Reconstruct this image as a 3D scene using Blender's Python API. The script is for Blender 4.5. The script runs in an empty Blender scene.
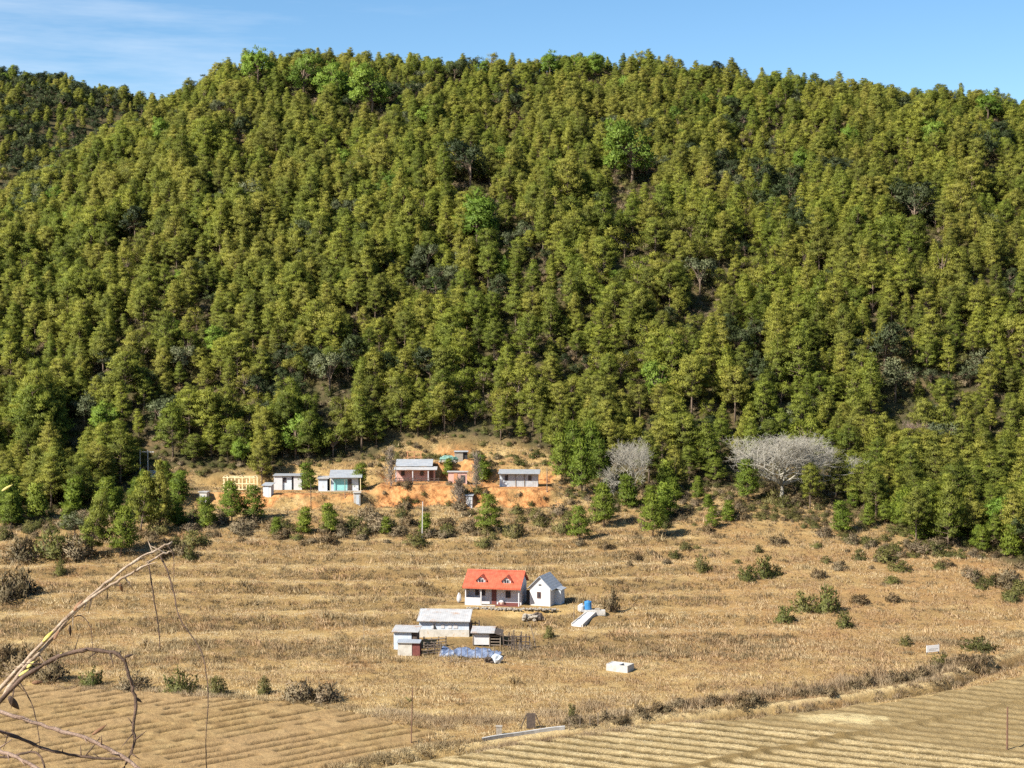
import bpy, math, random
import numpy as np

random.seed(11)
rng = np.random.default_rng(11)
R = math.radians
PI = math.pi
SC = bpy.context.scene
COL = SC.collection

# ------------------------------------------------------------------ camera model (metres; camera stands on a hillside above the valley)
F = 1624.0
PITCH = R(1.9)
CZ = 37.0

def project(x, y, z):
    dz = z - CZ
    d = y * math.cos(PITCH) - dz * math.sin(PITCH)
    u = dz * math.cos(PITCH) + y * math.sin(PITCH)
    return 512 + F * x / d, 384 - F * u / d

# ------------------------------------------------------------------ numeric noise
def _hash(ix, iy, s):
    n = (ix.astype(np.int64) * 374761393 + iy.astype(np.int64) * 668265263 + s * 974711) & 0x7fffffff
    n = ((n ^ (n >> 13)) * 1274126177) & 0x7fffffff
    n = n ^ (n >> 16)
    return (n & 0xffff) / 65535.0

def vnoise(x, y, s=0):
    x = np.asarray(x, float); y = np.asarray(y, float)
    ix = np.floor(x); iy = np.floor(y)
    fx = x - ix; fy = y - iy
    fx = fx * fx * (3 - 2 * fx); fy = fy * fy * (3 - 2 * fy)
    a = _hash(ix, iy, s); b = _hash(ix + 1, iy, s); c = _hash(ix, iy + 1, s); d = _hash(ix + 1, iy + 1, s)
    return (a * (1 - fx) + b * fx) * (1 - fy) + (c * (1 - fx) + d * fx) * fy

def fbm(x, y, s=0, o=3):
    t = 0; a = .5; k = 1
    for i in range(o):
        t = t + a * vnoise(x * k, y * k, s + i * 17); a *= .5; k *= 2.03
    return t / (1 - .5 ** o)

def sstep(a, b, x):
    t = np.clip((np.asarray(x, float) - a) / (b - a), 0, 1)
    return t * t * (3 - 2 * t)

# ------------------------------------------------------------------ terrain
_py = [-400, -80, -2, 2, 70, 100, 150, 186, 204, 231, 250, 260, 272, 300, 500]
_pz = [60, 37.5, 35.5, 35.2, 3, 0, 0, 0.8, 2.5, 7, 10.3, 12.0, 17, 32, 140]
_yy = np.arange(-400, 500, .5)
_zz = np.interp(_yy, _py, _pz)
_k = np.exp(-(np.arange(-20, 21) * .5 / 2.5) ** 2); _k /= _k.sum()
_zs = np.convolve(np.pad(_zz, 20, mode='edge'), _k, mode='valid')
RX = [-900, -241, -175, -136, -114, -92, -72, -67, -48, 34, 50, 66, 84, 103, 136, 190, 300, 900]
RZ = [12, 20, 42, 64, 79, 93, 103, 105, 104.6, 104.2, 101.8, 100.4, 98.4, 96.6, 94, 87, 63, 32]
LX = [-2500, -900, -400, -272, -195, -165, -132, -80, 0, 120, 2500]
LZ = [60, 100, 136, 138, 131, 126.5, 118, 105, 70, 20, 10]
BENCH = [  # x0, x1, front y, back y, level
    (-51.5, -22.5, 252.0, 262.0, 11.55),
    (-21.0, -7.5, 254.0, 265.0, 12.55),
    (-6.8, 6.5, 254.0, 263.5, 12.2),
    (-13.5, -5.5, 267.0, 272.0, 15.6),
    (-9.5, 11.0, 199.5, 210.0, 2.55),
]

def seg_dist(x, y, pts):
    """distance to a polyline and side (+ is the far side, larger y)"""
    best = np.full(np.shape(x), 1e9); side = np.zeros(np.shape(x))
    for (ax, ay), (bx, by) in zip(pts[:-1], pts[1:]):
        dx, dy = bx - ax, by - ay
        t = np.clip(((x - ax) * dx + (y - ay) * dy) / (dx * dx + dy * dy), 0, 1)
        ex = x - (ax + t * dx); ey = y - (ay + t * dy)
        d = np.hypot(ex, ey)
        s = np.sign(dx * (y - ay) - dy * (x - ax))
        m = d < best
        best = np.where(m, d, best); side = np.where(m, s, side)
    return best, side

STREAM = None
TERR = 1.0
def base_h(x, y):
    x = np.asarray(x, float); y = np.asarray(y, float)
    ys = y - 0.07 * np.clip(x, -90, 90) * sstep(110, 150, y) * (1 - sstep(225, 265, y))
    z1 = np.interp(ys, _yy, _zs)
    zr = np.interp(x, RX, RZ); yr = 430.0
    t = np.clip((y - 270) / (yr - 270), 0, 1)
    z2 = 16.0 + (zr - 16.0) * (t + .07 * np.sin(PI * t))
    z2 = z2 - np.maximum(y - yr, 0) * .34
    w = sstep(264, 276, y)
    z = z1 * (1 - w) + z2 * w
    zl = np.interp(x, LX, LZ) - .45 * np.sqrt((y - 620) ** 2 + 900) + 13
    zl = np.where(y > 300, zl, -1e3)
    z = np.maximum(z, zl)
    z = np.maximum(z, np.where(y > 430, 5.0, -1e3))
    hill = sstep(268, 310, y) * (1 - .75 * sstep(385, 425, y))
    z = z + hill * (13 * (fbm(x / 38 + .012 * y, y / 55, 3) - .5) + 3 * (vnoise(x / 15, y / 20, 9) - .5))
    return z

def ground_h(x, y):
    x = np.asarray(x, float); y = np.asarray(y, float)
    z = base_h(x, y)
    # terraces on the lower slope
    tz = sstep(176, 186, y) * (1 - sstep(226, 244, y)) * (1 - .55 * sstep(10, 40, x))
    st = TERR
    zq = z + .9 * (fbm(x / 55, y / 16, 5) - .5)
    fr = zq / st - np.floor(zq / st)
    zt = st * (np.floor(zq / st) + sstep(.55, 1.0, fr)) - (zq - z)
    z = z + (zt - z) * .85 * tz
    mid = sstep(105, 130, y) * (1 - sstep(300, 340, y))
    rough = sstep(150, 165, y)
    z = z + mid * rough * (.55 * (fbm(x / 7, y / 7, 21) - .5) + .22 * (vnoise(x / 1.7, y / 1.7, 23) - .5))
    for x0, x1, yf, yb, L in BENCH:
        wob = 1.6 * (vnoise(x / 3.1, y * 0 + x0, 31) - .5)
        wx = sstep(x0 - 1.5, x0 + .5, x) * (1 - sstep(x1 - .5, x1 + 1.5, x))
        big = yf > 240
        w = wx * sstep(yf - (2.6 if big else 1.0) + wob * big, yf - (.8 if big else .2) + wob * big, y) * (1 - sstep(yb, yb + 1.8, y))
        if yf in (254.0, 252.0): z = z - (1.3 if yf > 253 else .6) * wx * np.exp(-((y - (yf - 4.0 + wob)) / 1.7) ** 2)
        z = z * (1 - w) + L * w
    ea = sstep(246, 250, y) * (1 - sstep(268, 274, y)) * sstep(-53, -50, x) * (1 - sstep(6, 9, x))
    onb = np.zeros(np.shape(x))
    for x0, x1, yf, yb, L in BENCH: onb = np.maximum(onb, (x > x0) * (x < x1) * (y > yf) * (y < yb))
    z = z + ea * (1 - onb) * (1.1 * (fbm(x / 2.6, y / 2.0, 47) - .5) + .5 * (vnoise(x / 1.1, y / .9, 48) - .5))
    if STREAM is not None:
        d, s = seg_dist(x, y, STREAM)
        sd = d * s
        z = z + .45 * np.exp(-((sd - .2) / .7) ** 2) - 1.0 * np.exp(-((sd + 1.5) / .75) ** 2)
    return z

def hit(px, py, extra=0.0):
    """where the line of sight through a photo pixel meets the ground"""
    u = (384 - py) / F
    dy = math.cos(PITCH) + u * math.sin(PITCH); dz = u * math.cos(PITCH) - math.sin(PITCH)
    dx = (px - 512) / F
    t = np.arange(90, 640, .25)
    h = ground_h(dx * t, dy * t)
    below = (CZ + dz * t) < h + extra
    i = int(np.argmax(below)) if below.any() else len(t) - 1
    return float(dx * t[i]), float(dy * t[i]), float(h[i])

_str = [(325, 775), (420, 753), (480, 747), (560, 735), (640, 724), (720, 714), (800, 705), (870, 694), (930, 686), (962, 673), (1024, 652), (1090, 640)]
STREAM = [hit(*p)[:2] for p in _str]
def gz(x, y): return float(ground_h(np.array([x]), np.array([y]))[0])

# ------------------------------------------------------------------ materials
def new_mat(name):
    m = bpy.data.materials.new(name); m.use_nodes = True
    nt = m.node_tree; nt.nodes.clear()
    out = nt.nodes.new('ShaderNodeOutputMaterial')
    b = nt.nodes.new('ShaderNodeBsdfPrincipled')
    nt.links.new(b.outputs[0], out.inputs[0])
    return m, nt, b, out

def N(nt, t, **kw):
    n = nt.nodes.new(t)
    for k, v in kw.items():
        if k.startswith('i_'): n.inputs[int(k[2:])].default_value = v
        else: setattr(n, k, v)
    return n

def noise(nt, vec, scale, detail=4, rough=.55):
    n = nt.nodes.new('ShaderNodeTexNoise')
    n.inputs['Scale'].default_value = scale; n.inputs['Detail'].default_value = detail; n.inputs['Roughness'].default_value = rough
    if vec is not None: nt.links.new(vec, n.inputs['Vector'])
    return n.outputs['Fac']

def ramp(nt, fac, stops):
    n = nt.nodes.new('ShaderNodeValToRGB'); e = n.color_ramp.elements
    while len(e) < len(stops): e.new(.5)
    for el, (p, c) in zip(e, stops):
        el.position = p; el.color = (c[0], c[1], c[2], 1)
    nt.links.new(fac, n.inputs[0])
    return n.outputs[0]

def mix(nt, fac, a, b, mode='MIX'):
    n = nt.nodes.new('ShaderNodeMix'); n.data_type = 'RGBA'; n.blend_type = mode
    for s, v in ((n.inputs[0], fac), (n.inputs[6], a), (n.inputs[7], b)):
        if isinstance(v, (int, float)): s.default_value = v
        elif isinstance(v, (tuple, list)): s.default_value = (v[0], v[1], v[2], 1)
        else: nt.links.new(v, s)
    return n.outputs[2]

def rng_map(nt, v, a, b, c=0, d=1):
    n = nt.nodes.new('ShaderNodeMapRange')
    nt.links.new(v, n.inputs[0])
    for i, q in enumerate((a, b, c, d)): n.inputs[i + 1].default_value = q
    return n.outputs[0]

def attr(nt, name):
    n = nt.nodes.new('ShaderNodeAttribute'); n.attribute_name = name
    return n.outputs['Fac']

def bump(nt, b, h, dist, strength=1.0):
    n = nt.nodes.new('ShaderNodeBump'); n.inputs['Distance'].default_value = dist; n.inputs['Strength'].default_value = strength
    nt.links.new(h, n.inputs['Height']); nt.links.new(n.outputs[0], b.inputs['Normal'])

def worn(name, c1, c2, scale=1.5, rough=.8, c3=None, streak=False, bumpd=0.0015, lo=.4, hi=.62, metallic=0):
    """weathered surface: two tones in patches, an optional third of stains"""
    m, nt, b, out = new_mat(name)
    tc = N(nt, 'ShaderNodeTexCoord'); v = tc.outputs['Object']
    if streak:
        mp = N(nt, 'ShaderNodeMapping'); mp.inputs['Scale'].default_value = (1, 1, .18); nt.links.new(v, mp.inputs[0]); v2 = mp.outputs[0]
    else: v2 = v
    c = ramp(nt, noise(nt, v2, scale, 6, .65), [(lo, c1), (hi, c2)])
    if c3:
        c = mix(nt, rng_map(nt, noise(nt, v2, scale * .8 + .3, 5, .7), .55, .68), c, c3)
    nt.links.new(c, b.inputs['Base Color'])
    b.inputs['Roughness'].default_value = rough; b.inputs['Metallic'].default_value = metallic
    bump(nt, b, noise(nt, v, scale * 6, 4), bumpd)
    return m

def stripes(name, c1, c2, axis, period, rough=.6, c3=None, bumpd=.03, metallic=0, dirt=.5):
    bumpd *= .12
    """corrugated sheet or tile rows: a wave along one axis, with stains"""
    m, nt, b, out = new_mat(name)
    tc = N(nt, 'ShaderNodeTexCoord'); v = tc.outputs['Object']
    w = N(nt, 'ShaderNodeTexWave'); w.bands_direction = axis; w.inputs['Scale'].default_value = .314 / period * 1.0
    w.inputs['Distortion'].default_value = .2
    nt.links.new(v, w.inputs['Vector'])
    c = mix(nt, rng_map(nt, noise(nt, v, 1.3, 6, .7), .38, .62), c1, c2)
    if c3: c = mix(nt, rng_map(nt, noise(nt, v, .7, 6, .75), .52, .66, 0, dirt), c, c3)
    nt.links.new(c, b.inputs['Base Color'])
    b.inputs['Roughness'].default_value = rough; b.inputs['Metallic'].default_value = metallic
    bump(nt, b, w.outputs['Fac'], bumpd)
    return m

def foliage(name, c1, c2, c3, trans=.38, wscale=.05):
    """leaf colour: varies from plant to plant, from clump to clump and slowly over the hillside"""
    m, nt, b, out = new_mat(name)
    oi = N(nt, 'ShaderNodeObjectInfo'); geo = N(nt, 'ShaderNodeNewGeometry')
    c = ramp(nt, oi.outputs['Random'], [(0, tuple(.66 * q for q in c1)), (.35, c1), (.7, c2), (1, tuple(.5 * p + .5 * q for p, q in zip(c2, c3)))])
    big = rng_map(nt, noise(nt, geo.outputs['Position'], wscale, 3), .42, .62)
    c = mix(nt, big, c, mix(nt, .42, c, c3))
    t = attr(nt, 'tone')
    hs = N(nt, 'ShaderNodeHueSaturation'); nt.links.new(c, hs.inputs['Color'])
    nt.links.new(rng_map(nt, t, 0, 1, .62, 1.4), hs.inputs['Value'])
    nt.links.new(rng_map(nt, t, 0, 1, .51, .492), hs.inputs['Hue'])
    nt.links.new(hs.outputs[0], b.inputs['Base Color'])
    b.inputs['Roughness'].default_value = .6; b.inputs['Specular IOR Level'].default_value = .25
    tr = N(nt, 'ShaderNodeBsdfTranslucent'); nt.links.new(hs.outputs[0], tr.inputs[0])
    ms = N(nt, 'ShaderNodeMixShader'); ms.inputs[0].default_value = trans
    nt.links.new(b.outputs[0], ms.inputs[1]); nt.links.new(tr.outputs[0], ms.inputs[2]); nt.links.new(ms.outputs[0], out.inputs[0])
    return m

M = {}
M['pine'] = foliage('pine_needles', (.175, .212, .027), (.250, .265, .035), (.27, .235, .048))
M['pine_fresh'] = foliage('young_pine_needles', (.15, .205, .022), (.2, .24, .03), (.15, .19, .02))
M['broad_bright'] = foliage('bright_leaves', (.16, .25, .03), (.205, .295, .038), (.2, .27, .038))
M['broad_dark'] = foliage('dark_leaves', (.045, .065, .018), (.065, .085, .022), (.06, .07, .03), trans=.2)
M['broad_grey'] = foliage('grey_green_leaves', (.12, .14, .06), (.15, .16, .075), (.12, .13, .06), trans=.2)
M['yellow'] = foliage('yellow_leaves', (.30, .30, .04), (.34, .33, .06), (.3, .3, .05))
M['bush_green'] = foliage('bush_leaves', (.135, .15, .036), (.19, .185, .05), (.19, .15, .055))
M['bush_brown'] = foliage('dry_bush_leaves', (.19, .13, .06), (.16, .125, .065), (.2, .14, .07), trans=.2)
M['bush_grey'] = foliage('grey_bush_leaves', (.25, .19, .11), (.21, .165, .09), (.2, .15, .085), trans=.2)
M['bark'] = worn('pine_bark', (.13, .085, .055), (.22, .16, .11), 3, .9)
M['pale_bark'] = worn('pale_bark', (.29, .265, .21), (.40, .365, .29), 2.5, .9)
M['brown_bark'] = worn('brown_bark', (.20, .13, .10), (.28, .2, .15), 2.5, .9)

# ------------------------------------------------------------------ mesh builder
class MB:
    def __init__(s): s.v = []; s.f = []
    def add(s, vs, fs):
        o = len(s.v); s.v += [tuple(map(float, q)) for q in vs]; s.f += [tuple(i + o for i in q) for q in fs]
        return s
    def box(s, x0, x1, y0, y1, z0, z1):
        return s.add([(x0, y0, z0), (x1, y0, z0), (x1, y1, z0), (x0, y1, z0), (x0, y0, z1), (x1, y0, z1), (x1, y1, z1), (x0, y1, z1)],
                     [(0, 3, 2, 1), (4, 5, 6, 7), (0, 1, 5, 4), (1, 2, 6, 5), (2, 3, 7, 6), (3, 0, 4, 7)])
    def extr(s, poly, vec):
        """a flat polygon pushed along a vector"""
        n = len(poly); v = np.array(vec, float); a = [np.array(p, float) for p in poly]
        nrm = sum(np.cross(a[i], a[(i + 1) % n]) for i in range(n))
        if np.dot(nrm, v) > 0: a = a[::-1]
        vs = a + [p + v for p in a]
        fs = [tuple(range(n)), tuple(range(2 * n - 1, n - 1, -1))]
        for i in range(n):
            j = (i + 1) % n; fs.append((i, n + i, n + j, j))
        return s.add(vs, fs)
    def tube(s, pts, rad, sides=6, cap=True):
        pts = [np.array(p, float) for p in pts]
        if not hasattr(rad, '__len__'): rad = [rad] * len(pts)
        vs = []; fs = []
        for i, p in enumerate(pts):
            d = pts[min(i + 1, len(pts) - 1)] - pts[max(i - 1, 0)]
            d = d / (np.linalg.norm(d) + 1e-9)
            a = np.cross(d, (0, 0, 1) if abs(d[2]) < .9 else (1, 0, 0)); a /= np.linalg.norm(a); b = np.cross(d, a)
            for k in range(sides):
                t = 2 * PI * k / sides
                vs.append(p + rad[i] * (math.cos(t) * a + math.sin(t) * b))
        for i in range(len(pts) - 1):
            for k in range(sides):
                k2 = (k + 1) % sides
                fs.append((i * sides + k, (i + 1) * sides + k, (i + 1) * sides + k2, i * sides + k2))
        if cap:
            fs.append(tuple(range(sides))); fs.append(tuple(range(len(pts) * sides - 1, (len(pts) - 1) * sides - 1, -1)))
        return s.add(vs, fs)
    def blob(s, c, r, seed=0, rings=5, seg=8, jag=.25):
        g = np.random.default_rng(seed); vs = [(c[0], c[1], c[2] - r[2])]; fs = []
        for i in range(1, rings):
            ph = -PI / 2 + PI * i / rings
            for k in range(seg):
                t = 2 * PI * k / seg; q = 1 + jag * (g.random() - .5) * 2
                vs.append((c[0] + r[0] * q * math.cos(ph) * math.cos(t), c[1] + r[1] * q * math.cos(ph) * math.sin(t), c[2] + r[2] * q * math.sin(ph)))
        vs.append((c[0], c[1], c[2] + r[2]))
        for k in range(seg):
            k2 = (k + 1) % seg
            fs.append((0, 1 + k2, 1 + k))
            for i in range(rings - 2):
                a = 1 + i * seg
                fs.append((a + k, a + k2, a + seg + k2, a + seg + k))
            a = 1 + (rings - 2) * seg
            fs.append((a + k, a + k2, len(vs) - 1))
        return s.add(vs, fs)
    def mesh(s, name, mat, smooth=False):
        m = bpy.data.meshes.new(name); m.from_pydata(s.v, [], s.f); m.update()
        if mat: m.materials.append(mat)
        if smooth: m.polygons.foreach_set('use_smooth', [True] * len(m.polygons))
        return m
    def build(s, name, mat, parent=None, smooth=False):
        return link(name, s.mesh(name, mat, smooth), parent)

def link(name, data, parent=None):
    o = bpy.data.objects.new(name, data); COL.objects.link(o)
    if parent is not None: o.parent = parent
    return o

def tag(o, label, cat, group=None, kind=None):
    if label: o['label'] = label
    if cat: o['category'] = cat
    if group: o['group'] = group
    if kind: o['kind'] = kind
    return o

def thing(name, label, cat, loc, yaw=0, group=None):
    o = bpy.data.objects.new(name, None); COL.objects.link(o)
    o.empty_display_size = .5
    o.location = loc; o.rotation_euler = (0, 0, R(yaw))
    return tag(o, label, cat, group)

def copy_tree(src, label=None, group=None):
    c = src.copy(); COL.objects.link(c)
    if label: c['label'] = label
    if group: c['group'] = group
    for ch in list(src.children):
        d = ch.copy(); COL.objects.link(d); d.parent = c
        for g in list(ch.children):
            e = g.copy(); COL.objects.link(e); e.parent = d
    return c

# ------------------------------------------------------------------ foliage geometry
def unit(a): return a / (np.linalg.norm(a, axis=-1, keepdims=True) + 1e-9)

def sprays(g, centers, cnorm, n, rad, ln, wd, up=.35, flat=.7, tone=None):
    """n leaf or needle blades round every centre, splayed outward"""
    k = len(centers)
    c = np.repeat(centers, n, 0); cn = np.repeat(cnorm, n, 0)
    d = unit(g.normal(size=(k * n, 3)) + cn * .9 + np.array([0, 0, up]))
    p = c + unit(g.normal(size=(k * n, 3))) * (rad * g.random((k * n, 1)) ** .5) * np.array([1, 1, flat])
    w = unit(np.cross(d, g.normal(size=(k * n, 3))))
    L = ln * (.6 + .8 * g.random((k * n, 1))); W = wd * (.7 + .6 * g.random((k * n, 1)))
    v = np.stack([p - w * W * .5, p + w * W * .5, p + d * L], 1)
    nr = unit(cn * 1.0 + unit(p - c + 1e-6) * .4 + g.normal(size=(k * n, 3)) * .16)
    gn = np.cross(v[:, 1] - v[:, 0], v[:, 2] - v[:, 0])
    fl = (gn * nr).sum(1) < 0
    v[fl] = v[fl][:, [1, 0, 2]]
    tn = np.repeat(tone if tone is not None else g.random(k), n) + .25 * (g.random(k * n) - .5)
    return v.reshape(-1, 3), np.repeat(nr, 3, 0), np.repeat(np.clip(tn, 0, 1), 3)

def leaf_mesh(name, parts, mat, extra=None):
    """parts: list of (verts, normals, tone); extra: (MB, material) for wood in the same mesh"""
    v = np.concatenate([p[0] for p in parts]); nr = np.concatenate([p[1] for p in parts]); tn = np.concatenate([p[2] for p in parts])
    nl = len(v); f = np.arange(nl).reshape(-1, 3)
    fs = [tuple(q) for q in f.tolist()]; vs = v.tolist(); nl_f = len(fs)
    if extra:
        eb, em = extra
        fs += [tuple(i + nl for i in q) for q in eb.f]; vs += eb.v
    m = bpy.data.meshes.new(name); m.from_pydata(vs, [], fs); m.update()
    m.materials.append(mat)
    m.polygons.foreach_set('use_smooth', [True] * len(fs))
    at = m.attributes.new('tone', 'FLOAT', 'POINT')
    tt = np.full(len(vs), .5); tt[:nl] = tn
    at.data.foreach_set('value', tt)
    if extra:
        m.materials.append(em)
        mi = np.zeros(len(fs), np.int32); mi[nl_f:] = 1
        m.polygons.foreach_set('material_index', mi)
    vn = np.zeros(len(vs) * 3); m.vertices.foreach_get('normal', vn); vn = vn.reshape(-1, 3)
    vn[:nl] = nr
    m.normals_split_custom_set_from_vertices(vn.tolist())
    return m

def pine_geo(seed, H=9.0, Rc=2.3, base=.22, dens=1.0, shape=.75):
    g = np.random.default_rng(seed)
    wood = MB()
    lean = g.normal(size=2) * .25
    tp = [(lean[0] * t * t, lean[1] * t * t, H * t - (.4 if t == 0 else 0)) for t in (0, .25, .5, .75, .97)]
    wood.tube(tp, [H * .019, H * .015, H * .011, H * .007, .02], 6)
    cs = []; cn = []; tn = []
    nw = int(11 * dens) + 3
    for i in range(nw):
        t = base + (1 - base) * ((i + .5) / nw) ** .95
        env = (1 - ((t - base) / (1 - base))) ** shape * min(1, .45 + (t - base) / .22)
        nb = int(5 + g.integers(0, 3)) if t < .9 else 3
        a0 = g.random() * 6.28
        for b in range(nb):
            a = a0 + 6.283 * b / nb + g.normal() * .25
            L = max(.3, Rc * env * (.65 + .55 * g.random()))
            if g.random() < .1: continue
            rise = (.12 + .75 * (t - base)) * L
            z0 = H * t; cx, cy = lean * t * t
            tip = np.array([cx + L * math.cos(a), cy + L * math.sin(a), z0 + rise + g.normal() * .12])
            if L > .7: wood.tube([(cx, cy, z0 - .15), tuple(.55 * tip + .45 * np.array([cx, cy, z0 - .25])), tuple(tip)], [.045, .03, .012], 3, False)
            np_ = 1 + int(L / .62)
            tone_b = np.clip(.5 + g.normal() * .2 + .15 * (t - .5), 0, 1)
            for q in range(np_):
                s = 1 - .62 * q / max(1, np_)
                p = np.array([cx, cy, z0]) + (tip - np.array([cx, cy, z0])) * s + g.normal(size=3) * np.array([.18, .18, .1])
                nrm = unit(np.array([math.cos(a) * .8, math.sin(a) * .8, 1.15]))
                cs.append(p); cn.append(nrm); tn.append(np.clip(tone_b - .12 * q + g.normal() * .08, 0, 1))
    cs.append(np.array([lean[0], lean[1], H * .98])); cn.append(np.array([0, 0, 1.0])); tn.append(.7)
    leaf = sprays(g, np.array(cs), np.array(cn), 34, .60, .30, .115, up=.45, flat=.5, tone=np.array(tn))
    return wood, leaf

def broad_geo(seed, H=9, Rc=3.2, base=.25, nclump=60, leafn=34, ls=.34):
    g = np.random.default_rng(seed); wood = MB()
    wood.tube([(0, 0, -.4), (.1, .05, H * .3), (.05, 0, H * .6)], [H * .026, H * .02, H * .009], 6)
    cz = H * (base + 1) / 2; rz = H * (1 - base) / 2
    lobes = [(np.array([0, 0, cz]), .75)] + [(np.array([Rc * .6 * math.cos(a), Rc * .6 * math.sin(a), cz + rz * g.uniform(-.5, .55)]), g.uniform(.35, .55)) for a in g.random(6) * 6.28]
    cs = []; cn = []
    for i in range(nclump):
        c, s = lobes[g.integers(0, len(lobes))]
        d = unit(g.normal(size=3))
        if d[2] < -.5: d[2] *= -.5
        p = c + d * s * np.array([Rc, Rc, rz]) * g.uniform(.7, 1.05)
        cs.append(p); cn.append(unit(d + np.array([0, 0, .3])))
        if g.random() < .3: wood.tube([(.08, .03, H * g.uniform(.25, .5)), tuple(p * .6 + np.array([0, 0, cz * .35])), tuple(p)], [.09, .05, .015], 4, False)
    leaf = sprays(g, np.array(cs), np.array(cn), leafn, .75, ls, ls * .62, up=.1, flat=.7, tone=np.clip(.5 + g.normal(size=len(cs)) * .2, 0, 1))
    return wood, leaf

def bush_geo(seed, Rc=1.0, H=1.0, nclump=44, leafn=20, ls=.2, twig=True):
    g = np.random.default_rng(seed); wood = MB(); cs = []; cn = []
    for i in range(nclump):
        d = unit(g.normal(size=3)); d[2] = abs(d[2])
        p = d * np.array([Rc, Rc, H]) * g.uniform(.25, 1.0); p[2] = max(p[2], .08)
        cs.append(p); cn.append(unit(d + np.array([0, 0, .4])))
        if twig: wood.tube([(0, 0, -.1), tuple(p * 1.08)], [.03, .01], 3, False)
    leaf = sprays(g, np.array(cs), np.array(cn), leafn, .3 * Rc, ls, ls * .45, up=.15, flat=.8, tone=np.clip(.5 + g.normal(size=len(cs)) * .22, 0, 1))
    return wood, leaf

def tuft_mesh(name, seed, mat, n=26, h=.5, spread=.35, wd=.03):
    g = np.random.default_rng(seed)
    p = g.normal(size=(n, 3)) * np.array([spread * .5, spread * .5, 0]); p[:, 2] = -.05
    d = unit(np.stack([g.normal(size=n) * .45, g.normal(size=n) * .45, np.ones(n)], 1))
    w = unit(np.cross(d, g.normal(size=(n, 3))))
    L = h * (.5 + .7 * g.random((n, 1))); W = wd * (.7 + .6 * g.random((n, 1)))
    v = np.stack([p - w * W, p + w * W, p + d * L], 1)
    nr = unit(np.stack([g.normal(size=n) * .4, g.normal(size=n) * .4, np.ones(n)], 1))
    gn = np.cross(v[:, 1] - v[:, 0], v[:, 2] - v[:, 0]); fl = (gn * nr).sum(1) < 0
    v[fl] = v[fl][:, [1, 0, 2]]
    return leaf_mesh(name, [(v.reshape(-1, 3), np.repeat(nr, 3, 0), np.repeat(g.random(n), 3))], mat)

def scatter(name, pts, rot, scl, idx, meshes, label, kind_extra=None, tilt=None):
    """one stuff object: points that carry copies of a few plants"""
    pc = bpy.data.collections.new(name + '_sources')
    for i, m in enumerate(meshes):
        o = bpy.data.objects.new('%s_source_%02d' % (name, i), m); pc.objects.link(o)
    me = bpy.data.meshes.new(name); me.from_pydata([tuple(p) for p in pts], [], []); me.update()
    for nm, ar, ty in (('rz', rot, 'FLOAT'), ('sc', scl, 'FLOAT'), ('pick', idx, 'INT')):
        a = me.attributes.new(nm, ty, 'POINT'); a.data.foreach_set('value', np.asarray(ar, np.int32 if ty == 'INT' else np.float32))
    o = link(name, me); o['label'] = label; o['kind'] = 'stuff'
    ng = bpy.data.node_groups.new(name, 'GeometryNodeTree')
    ng.interface.new_socket('Geometry', in_out='INPUT', socket_type='NodeSocketGeometry')
    ng.interface.new_socket('Geometry', in_out='OUTPUT', socket_type='NodeSocketGeometry')
    gi = ng.nodes.new('NodeGroupInput'); go = ng.nodes.new('NodeGroupOutput')
    ci = ng.nodes.new('GeometryNodeCollectionInfo'); ci.inputs['Collection'].default_value = pc
    ci.inputs['Separate Children'].default_value = True; ci.inputs['Reset Children'].default_value = True
    ip = ng.nodes.new('GeometryNodeInstanceOnPoints'); ip.inputs['Pick Instance'].default_value = True
    def na(nm, t):
        n = ng.nodes.new('GeometryNodeInputNamedAttribute'); n.data_type = t; n.inputs['Name'].default_value = nm
        return n.outputs['Attribute']
    cx = ng.nodes.new('ShaderNodeCombineXYZ')
    ng.links.new(na('rz', 'FLOAT'), cx.inputs[2])
    ng.links.new(gi.outputs[0], ip.inputs['Points']); ng.links.new(ci.outputs[0], ip.inputs['Instance'])
    ng.links.new(na('pick', 'INT'), ip.inputs['Instance Index']); ng.links.new(cx.outputs[0], ip.inputs['Rotation'])
    ng.links.new(na('sc', 'FLOAT'), ip.inputs['Scale'])
    ng.links.new(ip.outputs[0], go.inputs[0])
    md = o.modifiers.new('scatter', 'NODES'); md.node_group = ng
    return o
# ================================================================== SETTING
def inside(x, y, poly):
    r = np.zeros(np.shape(x), bool); n = len(poly)
    for i in range(n):
        ax, ay = poly[i]; bx, by = poly[(i + 1) % n]
        c = ((ay > y) != (by > y)) & (x < (bx - ax) * (y - ay) / ((by - ay) + 1e-12) + ax)
        r ^= c
    return r

def poly_sd(x, y, poly):
    d, _ = seg_dist(x, y, poly + poly[:1])
    return np.where(inside(x, y, poly), d, -d)

PLOUGH = [hit(*p)[:2] for p in [(-130, 678), (0, 684), (100, 690), (200, 697), (300, 704), (372, 718), (440, 735), (395, 752), (310, 772)]] + [(-16, 118), (-70, 118)]
STUB = [hit(*p)[:2] for p in [(345, 778), (430, 762), (520, 750), (640, 733), (760, 719), (880, 703), (960, 690), (1030, 674), (1150, 662)]] + [(70, 112), (-12, 112)]
EDGE_X = [-400, 0, 60, 100, 135, 180, 300, 375, 395, 430, 500, 545, 570, 620, 700, 735, 830, 860, 920, 980, 1024, 1500]
EDGE_Y = [515, 505, 508, 505, 472, 468, 462, 455, 440, 436, 440, 446, 474, 482, 484, 492, 500, 512, 530, 548, 562, 575]

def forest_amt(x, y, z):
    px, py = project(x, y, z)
    return sstep(-14, 6, np.interp(px, EDGE_X, EDGE_Y) - py + 10 * (vnoise(np.asarray(x) / 5, np.asarray(y) / 5, 77) - .5)) * (np.asarray(y) > 200)

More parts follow.
